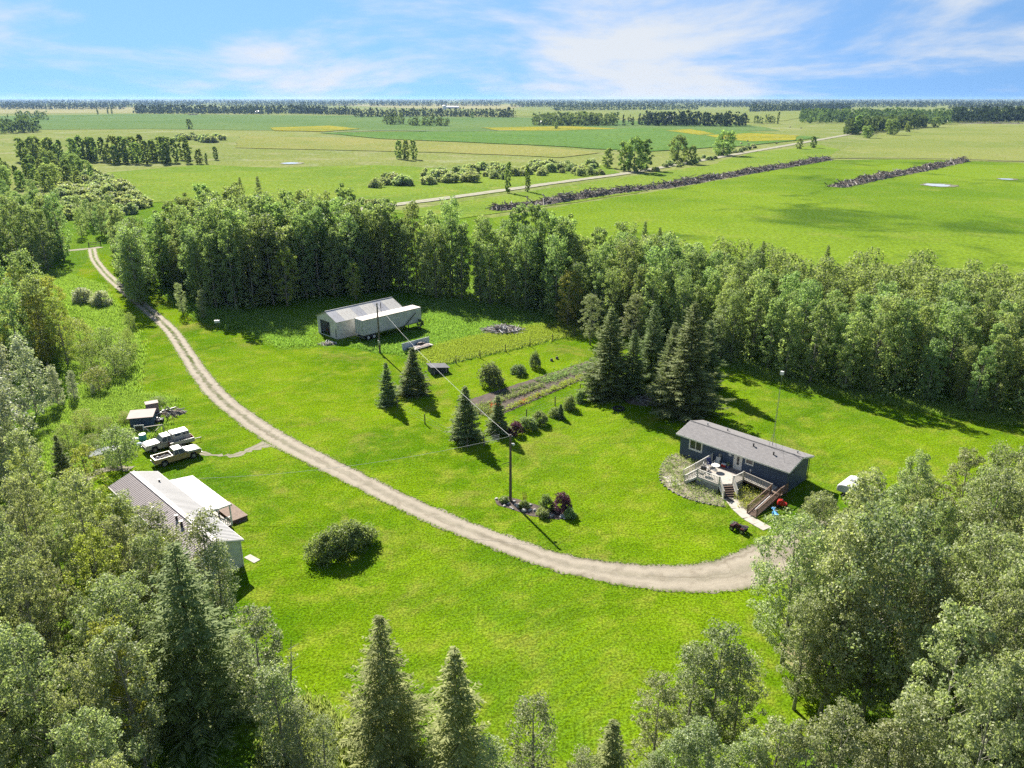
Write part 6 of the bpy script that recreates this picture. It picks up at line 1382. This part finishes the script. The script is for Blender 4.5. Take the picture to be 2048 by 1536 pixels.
# ---------------------------------------------------------------- vehicles and junk left of the drive
M_gold = plain('gold_paint', (.33, .25, .115, 1), .32, (.28, .21, .10, 1), 1, spec=.6); M_cream = plain('white_car_paint', (.43, .42, .39, 1), .35, (.36, .345, .31, 1), 1.2, spec=.6)
def wheel(parent, x, y, r, w=.24):
    e = empty('wheel', (x, y, r)); e.parent = parent
    MB().tube([(0, -w / 2, 0), (0, -w * .38, 0), (0, w * .38, 0), (0, w / 2, 0)], [r * .86, r, r, r * .86], 18).build('tyre', M_black, e); MB().cyl((0, 0, 0), r * .56, w + .02, 'y', 12).build('rim', M_gmetal, e)
def pickup(loc, rz, lab, lower, upper, crew=True):
    """nose towards +x, origin on the ground under the centre; 5.9 m long"""
    T = empty('pickup_truck', loc, rz, lab, 'pickup truck'); W_ = .96; T.scale = (.94, .94, .94)
    def side(poly, mat, name, y0, y1, b=.02): return MB().prism(poly, y0, y1).build(name, mat, T, bevel=b)
    arch = lambda cx, r, z0: [(cx + r * math.cos(q), z0 + r * math.sin(q)) for q in [math.pi - i * math.pi / 7 for i in range(8)]]
    # rocker and door band with wheel arches cut out
    side([(-2.95, .62)] + [(-2.3, .62)] + arch(-1.85, .45, .55) + [(-1.35, .42), (1.38, .42)] + arch(1.85, .45, .55) + [(2.35, .55), (2.92, .55), (2.95, .80), (2.92, .98), (-2.95, .98)], lower, 'body', -W_, W_, .03)
    side([(-.60, .982), (1.05, .982), (1.05, 1.18), (-.60, 1.18)], lower, 'door_panel', -W_ + .01, W_ - .01)
    side([(1.055, .982), (2.92, .982), (2.9, 1.12), (2.6, 1.22), (1.055, 1.28)], upper, 'hood', -W_ + .03, W_ - .03, .05)
    # cab: tapered greenhouse
    zb, zt = 1.182, 1.86; xb0, xb1, xt0, xt1 = -.60, 1.35, -.48, .62; yb, yt = W_ - .02, W_ - .2
    V = [(xb0, -yb, zb), (xb1 - .3, -yb, zb), (xb1 - .3, yb, zb), (xb0, yb, zb), (xt0, -yt, zt), (xt1, -yt, zt), (xt1, yt, zt), (xt0, yt, zt)]
    MB().add(V, [(3,2,1,0),(4,5,6,7),(0,1,5,4),(1,2,6,5),(2,3,7,6),(3,0,4,7)]).build('cab', upper, T, bevel=.05)
    def pane(c, name='window'):
        m_ = MB(); a, b, c_, d = [Vector(q) for q in c]; n_ = (b - a).cross(d - a).normalized() * .012
        m_.add([a + n_, b + n_, c_ + n_, d + n_, a - n_, b - n_, c_ - n_, d - n_], [(0,1,2,3),(7,6,5,4),(0,4,5,1),(1,5,6,2),(2,6,7,3),(3,7,4,0)]); m_.build(name, M_vglass, T)
    def lerp3(p, q, t_): return tuple(p[i] + (q[i] - p[i]) * t_ for i in range(3))
    for s_ in (-1, 1):
        B0_, B1_, T0_, T1_ = (xb0 + .12, s_ * (yb + .004), zb + .04), (xb1 - .45, s_ * (yb + .004), zb + .04), (xt0 + .1, s_ * (yt + .03), zt - .1), (xt1 - .1, s_ * (yt + .03), zt - .1)
        for (f0, f1) in ((0, .40), (.47, 1)): pane([lerp3(B0_, B1_, f0), lerp3(B0_, B1_, f1), lerp3(T0_, T1_, f1), lerp3(T0_, T1_, f0)])
        MB().box(.98, 1.12, s_ * (W_ + .02) - .01, s_ * (W_ + .2), 1.2, 1.42).build('mirror', M_black, T)
        MB().box(2.90, 2.97, s_ * .9 - .2 * (s_ > 0), s_ * .9 + .2 * (s_ < 0), .84, 1.02).build('headlight', plain('lamp_glass', (.7, .7, .68, 1), .15, spec=.8), T)
        MB().box(-2.98, -2.94, s_ * .92 - .12 * (s_ > 0), s_ * .92 + .12 * (s_ < 0), .82, 1.1).build('tail_light', M_red, T)
    pane([(xb1 - .27, -yb + .1, zb + .05), (xb1 - .27, yb - .1, zb + .05), (xt1 + .05, yt - .06, zt - .06), (xt1 + .05, -yt + .06, zt - .06)], 'windscreen')
    pane([(xb0 - .01, -yb + .2, zb + .08), (xb0 - .01, yb - .2, zb + .08), (xt0 - .01, yt - .12, zt - .12), (xt0 - .01, -yt + .12, zt - .12)], 'rear_window')
    # open load box
    for s_ in (-1, 1): MB().box(-2.93, -.62, s_ * W_ - .1 * (s_ > 0), s_ * W_ + .1 * (s_ < 0), .982, 1.26).build('box_side', lower, T, bevel=.02)
    MB().box(-2.95, -2.86, -W_ + .1, W_ - .1, .982, 1.26).build('tailgate', lower, T); MB().box(-.72, -.62, -W_ + .1, W_ - .1, .982, 1.26).build('box_front', lower, T)
    MB().box(-2.86, -.72, -W_ + .1, W_ - .1, .984, 1.0).build('box_floor', plain('box_liner', (.03, .028, .04, 1), .9), T)
    MB().box(2.92, 3.02, -.9, .9, .5, .66).build('front_bumper', M_gmetal, T); MB().box(-3.05, -2.95, -.9, .9, .5, .66).build('rear_bumper', M_gmetal, T)
    MB().box(2.925, 2.975, -.55, .55, .72, 1.0).build('grille', M_dmetal, T); MB().box(-2.6, 2.6, -.7, .7, .34, .58).build('chassis', M_dmetal, T)
    for xx in (-1.85, 1.85):
        for yy in (-.84, .84): wheel(T, xx, yy, .39)
    return T
c_ = (gp(305, 938) + gp(390, 914)) / 2
T1 = pickup((c_.x + .1, c_.y + .75, 0), R(41.5), 'gold and white crew cab pickup parked on grass beside the cabin', M_gold, M_cream)
r_ = random.Random(31)
LD = empty('scrap_load', T1.matrix_basis @ Vector((-1.8, 0, 1.0)), R(41.5), 'pale rocks and scrap lying in the gold pickup bed', 'scrap')
for i in range(7): MB().ball((r_.uniform(-.8, .7), r_.uniform(-.5, .5), .1), r_.uniform(.1, .2), 1.3, 1, .7, 7, 5).build('rock', [M_rock, M_log1, M_white][i % 3], LD)
# older white truck with a canopy, parked alongside
c2 = gp(306, 906)
T2 = pickup((c2.x + 1.0, c2.y + 1.9, 0), R(221.5), 'older white pickup with windowed canopy parked behind the gold one', M_cream, M_cream)
m_ = MB(); V = [(-2.93, -.95, 1.262), (-.64, -.95, 1.262), (-.64, .95, 1.262), (-2.93, .95, 1.262), (-2.85, -.82, 1.92), (-.64, -.82, 1.92), (-.64, .82, 1.92), (-2.85, .82, 1.92)]
m_.add(V, [(3,2,1,0),(4,5,6,7),(0,1,5,4),(1,2,6,5),(2,3,7,6),(3,0,4,7)]); m_.build('canopy', M_cream, T2, bevel=.04)
for s_ in (-1, 1):
    for xx in (-2.4, -1.35): MB().cbox((xx, s_ * .905, 1.60), (.7, .02, .36), Matrix.Rotation(s_ * R(-11), 3, 'X')).build('canopy_window', M_vglass, T2)
# utility trailer with a rusty box
c3 = gp(352, 898); e = empty('utility_trailer', (c3.x + .3, c3.y + 1.0, 0), R(40), 'small open trailer with rust brown inside between the trucks and lawn', 'trailer')
MB().box(-1.5, 1.5, -.8, .8, .5, .56).build('floor', M_rust, e)
for s_ in (-1, 1): MB().box(-1.5, 1.5, s_ * .8 - .03, s_ * .8 + .03, .565, 1.05).build('side_board', M_cream, e)
for s_ in (-1, 1): MB().box(s_ * 1.5 - .03, s_ * 1.5 + .03, -.765, .765, .565, 1.05).build('end_board', plain('faded_red', (.26, .10, .08, 1), .7), e)
wheel(e, 0, -.95, .32, .2); wheel(e, 0, .95, .32, .2); MB().beam((1.5, 0, .5), (2.6, 0, .45), .08).tube([(2.45, 0, 0), (2.45, 0, .5)], .03, 6).build('drawbar', M_dmetal, e)
# junk shed and surroundings
c4 = gp(282, 862); e = empty('junk_shed', (c4.x, c4.y + .6, 0), R(14), 'small blue sided shed with flat brown roof in the weeds', 'shed')
M_bshed = plain('faded_blue_board', (.06, .10, .16, 1), .8, (.045, .07, .11, 1), 2)
MB().box(-1.4, 1.4, 0, 2.2, .05, 1.75).build('wall', M_bshed, e); MB().cbox((-.1, 1.1, 1.84), (3.3, 2.7, .07), Matrix.Rotation(R(4), 3, 'X')).build('roof', plain('brown_sheet_roof', (.24, .175, .155, 1), .7, (.17, .125, .11, 1), 1), e)
MB().box(-.5, .3, -.03, -.004, .1, 1.6).build('door', plain('shed_door_blue', (.05, .08, .13, 1), .7), e); MB().box(-1.55, -1.42, .1, 2.1, .05, 1.7).build('side_boards', M_wood_b, e)
p = gp(285, 838, .6); e = empty('rusty_crate', (p.x + .3, p.y + 2.6, 0), R(30), 'pinkish box crate behind the blue junk shed', 'crate'); MB().box(-.8, .8, -.6, .6, .0, 2.0).build('body', plain('pinkish_sheet', (.30, .20, .18, 1), .7, (.22, .15, .14, 1), 1), e); MB().box(-.85, .85, -.65, .65, 2.0, 2.06).build('lid', MATS['brown_sheet_roof'], e)
p = gp(330, 834); heap('scrap_heap', 'heap of grey scrap timber and metal behind the junk shed', 'scrap', p + Vector((.2, .6, 0)), 2.6, 1.3, .9, 60, 1.7, .06, [M_log1, M_log2, M_rust, M_gmetal], 41, rz=R(38))
p = gp(314, 848); e = empty('planter_box', (p.x, p.y, 0), R(12), 'dark open planter box right of the junk shed', 'box'); MB().box(-.9, .9, -.5, .5, .0, .7).build('box', plain('black_board', (.03, .03, .04, 1), .8), e)
for i in range(8): MB().ball((r_.uniform(-.7, .7), r_.uniform(-.4, .4), .75), r_.uniform(.1, .17), 1.2, 1, .8, 7, 5).build('scrap_piece', [M_gmetal, M_log1][i % 2], e)
p = gp(305, 866); e = empty('wooden_trestle', (p.x, p.y, 0), R(10), 'triangular timber trestle leaning beside the junk shed', 'trestle')
for a, b in (((-.9, 0, .9), (1.3, .3, 1.0)), ((-.9, 0, .9), (.1, -.5, .1)), ((.1, -.5, .1), (1.3, .3, 1.0)), ((1.3, .3, 1.0), (1.5, .2, .1)), ((-.9, 0, .9), (-1.0, .2, .1))): MB().beam(a, b, .12, .08).build('beam', M_wood_l, e)
p = gp(282, 866); o = MB(); ring(o, -.5, .5, .25, 1.05, .12, -.05, .05); e = empty('window_frame', (p.x - .1, p.y - .2, 0), R(12), 'white window frame leaning on the blue junk shed', 'window frame'); o.build('frame', M_trim, e).rotation_euler = (R(-14), 0, 0); MB().box(-.5, .5, .0, .01, .25, 1.05).build('pane', M_glass, e).rotation_euler = (R(-14), 0, 0)
p = gp(287, 884); e = empty('water_barrel', (p.x, p.y, 0), 0, 'teal barrel with white lid between junk shed and trucks', 'barrel'); MB().tube([(0, 0, 0), (0, 0, .1), (0, 0, .5), (0, 0, .9), (0, 0, 1.05)], [.40, .46, .5, .46, .42], 16).build('body', M_teal, e, True); MB().cyl((0, 0, 1.1), .43, .08, 'z', 16).build('lid', M_trim, e)
for (u, v, s_, lab, m) in [(272, 884, .45, 'white bag left of the teal barrel', M_trim), (281, 892, .38, 'pale blue bag below the teal barrel', plain('pale_blue_tarp', (.45, .55, .66, 1), .6)), (264, 890, .35, 'small white sack nearest the leafy small tree', M_white)]:
    p = gp(u, v); o = MB().ball((0, 0, s_ * .6), s_, 1.3, 1, .8, 9, 6).build('plastic_sack', m, None, True); o.location = p; tag(o, lab, 'sack')
p = gp(206, 912); e = empty('covered_boat', (p.x, p.y, 0), R(38), 'white tarp covered boat left of the small leafy tree', 'boat')
MB().add([(-1.6, -.6, .1), (1.2, -.7, .1), (2.0, 0, .25), (1.2, .7, .1), (-1.6, .6, .1), (-1.6, -.7, .6), (1.2, -.8, .65), (2.3, 0, .75), (1.2, .8, .65), (-1.6, .7, .6)], [(4,3,2,1,0),(0,1,6,5),(1,2,7,6),(2,3,8,7),(3,4,9,8),(4,0,5,9),(5,6,7,8,9)]).build('hull', M_gmetal, e)
MB().add([(-1.65, -.75, .62), (1.2, -.85, .67), (2.35, 0, .77), (1.2, .85, .67), (-1.65, .75, .62), (-1.5, 0, 1.05), (.9, 0, 1.1)], [(0,1,6,5),(1,2,6),(2,3,6),(3,4,5,6),(4,0,5)]).build('tarp', M_trim, e)

# ---------------------------------------------------------------- log windrows in the crop field
def windrow(label, px, width, h, seed, n_ind, n_stuff):
    r_ = random.Random(seed); P = catmull(pxs(px) and [(*gxy(u, v), 0) for u, v in px], 3); e = empty('log_windrow', P[0], 0, label, 'log pile'); o0 = P[0]
    m_ = MB(); n = len(P); V = []; K = 5
    prof = [(-1, 0), (-.6, .55), (0, .85), (.6, .55), (1, 0)]
    for i, c in enumerate(P):
        d = (P[min(i + 1, n - 1)] - P[max(i - 1, 0)]).normalized(); nr = Vector((-d.y, d.x, 0)); f_ = (.45 + .75 * abs(math.sin(i * .37) * math.cos(i * .11 + 1))) * r_.uniform(.7, 1.2) * (.25 if i in (0, n - 1) else 1)
        for (a, b) in prof: V.append(c - o0 + nr * a * width / 2 * r_.uniform(.85, 1.15) * (.5 if i in (0, n - 1) else 1) + Vector((0, 0, b * .7 * h * f_ * r_.uniform(.8, 1.15))))
    F = [(i * K + k, i * K + k + 1, (i + 1) * K + k + 1, (i + 1) * K + k) for i in range(n - 1) for k in range(K - 1)]
    m_.add(V, F); m_.build('mound', MATS['heap_core'], e)
    ms = [MB().tube([(-l_ / 2, 0, 0), (0, l_ * .03, .05), (l_ / 2, 0, 0)], [q, q * .9, q * .5], 6).mesh('log', m) for m in (M_log2, M_log3, M_log1, M_log1) for (l_, q) in ((5, .26), (8, .2), (3.2, .32))]
    def place():
        i = r_.randrange(n - 1); c = P[i].lerp(P[i + 1], r_.random()); d = (P[i + 1] - P[i]).normalized(); nr = Vector((-d.y, d.x, 0)); a = max(-1.25, min(1.25, r_.gauss(0, .5)))
        z = h * max(0, 1 - abs(a) ** 1.6) * r_.uniform(.35, 1.1) * (.5 + .7 * abs(math.sin(i * .37) * math.cos(i * .11 + 1))) + .15
        return c - o0 + nr * a * width / 2 + Vector((0, 0, z)), (r_.gauss(0, .2), r_.gauss(0, .35), math.atan2(d.y, d.x) + r_.gauss(0, .9))
    for i in range(n_ind):
        l_, q = place(); o = obj('log', ms[r_.randrange(len(ms))], e, l_); o.rotation_euler = q
    st = MB()
    for i in range(n_stuff):
        l_, q = place(); M_ = Matrix.Rotation(q[2], 3, 'Z') @ Matrix.Rotation(q[1], 3, 'Y'); L = r_.uniform(1.5, 5); dd = M_ @ Vector((L / 2, 0, 0)); st.tube([l_ - dd, l_ + dd], [r_.uniform(.08, .22), .05], 5, False); st.mi[-5:] = [r_.randrange(3)] * 5
    o = st.build('brushwood', [M_log2, M_log3, M_log1], e); o['kind'] = 'stuff'; return e
windrow('long dark row of piled logs beside the gravel road', [(985, 421), (1080, 408), (1180, 392), (1260, 381), (1340, 372), (1420, 358), (1500, 345), (1580, 332), (1655, 319)], 10, 2.6, 51, 240, 2600)
windrow('shorter row of piled logs in the crop field at right', [(1672, 375), (1720, 364), (1780, 352), (1840, 341), (1890, 330), (1928, 322)], 10, 2.8, 52, 150, 1400)
windrow('dark low log row at the far right edge of the hay field', [(1918, 247), (1980, 247), (2060, 248)], 10, 3, 53, 30, 120)
# ---------------------------------------------------------------- far farms, bales
def barn(u, v, L, W_, h, rz, lab, wallm, roofm):
    p = gp(u, v); e = empty('farm_building', p, rz, lab, 'building')
    MB().prism([(-W_ / 2, 0), (W_ / 2, 0), (W_ / 2, h), (0, h * 1.5), (-W_ / 2, h)], -L / 2, L / 2).build('wall', wallm, e)
    m_ = MB()
    for s_ in (-1, 1): m_.beam((s_ * (W_ / 2 + .4), 0, h - .1), (0, 0, h * 1.5 + .15), L + 1, .25)
    m_.build('roof', roofm, e); MB().box(-1.5, 1.5, -L / 2 - .1, -L / 2 - .02, 0, h * .8).build('door', M_gmetal, e)
barn(905, 217, 60, 18, 7, R(80), 'long white barn far off below the horizon, middle', M_trim, M_white); barn(514, 227, 16, 9, 5, R(70), 'tiny white house in the far dark wood, left', M_trim, M_gmetal); barn(1342, 240, 16, 10, 5, R(60), 'far farmhouse with white walls among shelter trees', M_trim, M_gmetal); barn(1085, 249, 10, 7, 4, R(60), 'small pale farm building at the oblong wood', M_trim, M_white); barn(1905, 243, 18, 9, 4, R(70), 'far white building before the right edge wood', M_trim, M_white)
p = gp(889, 219); e = empty('grain_bin', p, 0, 'round white grain bin beside the far white barn', 'grain bin'); MB().cyl((0, 0, 7), 8, 14, 'z', 20).build('wall', M_trim, e); MB().cyl((0, 0, 16), 8.3, 4, 'z', 20, .8).build('roof', M_white, e)
M_bale = plain('straw', (.40, .35, .18, 1), .95, (.30, .26, .14, 1), 3, .5)
for i, (u, v) in enumerate([(1482, 289), (1497, 290), (1506, 297), (1553, 288), (1495, 284), (1580, 255), (1602, 257)]):
    p = gp(u, v); o = MB().cyl((0, 0, .95), .95, 1.5, 'y', 16).build('hay_bale', M_bale); o.location = p; o.rotation_euler = (0, 0, R(20 + i * 37)); tag(o, 'round hay bale lying in the far field beside the road', 'bale', 'round bales in the far field')
p = gp(386, 230); o = MB().box(-12, 12, -2, 2, .0, 2.2).build('pipe_stack', M_dmetal); o.location = p; tag(o, 'dark low stack far out in the upper left field', 'stack')
# ---------------------------------------------------------------- air
hz = MB().box(-14000, 14000, -40, 16500, -1.5, 62).build('haze', plain('haze_tmp', (1, 1, 1, 1))); hz['kind'] = 'stuff'
t = bpy.data.materials.new('haze_air'); t.use_nodes = True; tn = t.node_tree; tn.nodes.clear(); oo = tn.nodes.new('ShaderNodeOutputMaterial'); vv = tn.nodes.new('ShaderNodeVolumePrincipled')
vv.inputs['Color'].default_value = (.34, .56, 1.0, 1); vv.inputs['Density'].default_value = 3.0e-5; vv.inputs['Anisotropy'].default_value = .25
tn.links.new(vv.outputs[0], oo.inputs['Volume']); hz.data.materials.clear(); hz.data.materials.append(t); hz.display_type = 'WIRE'
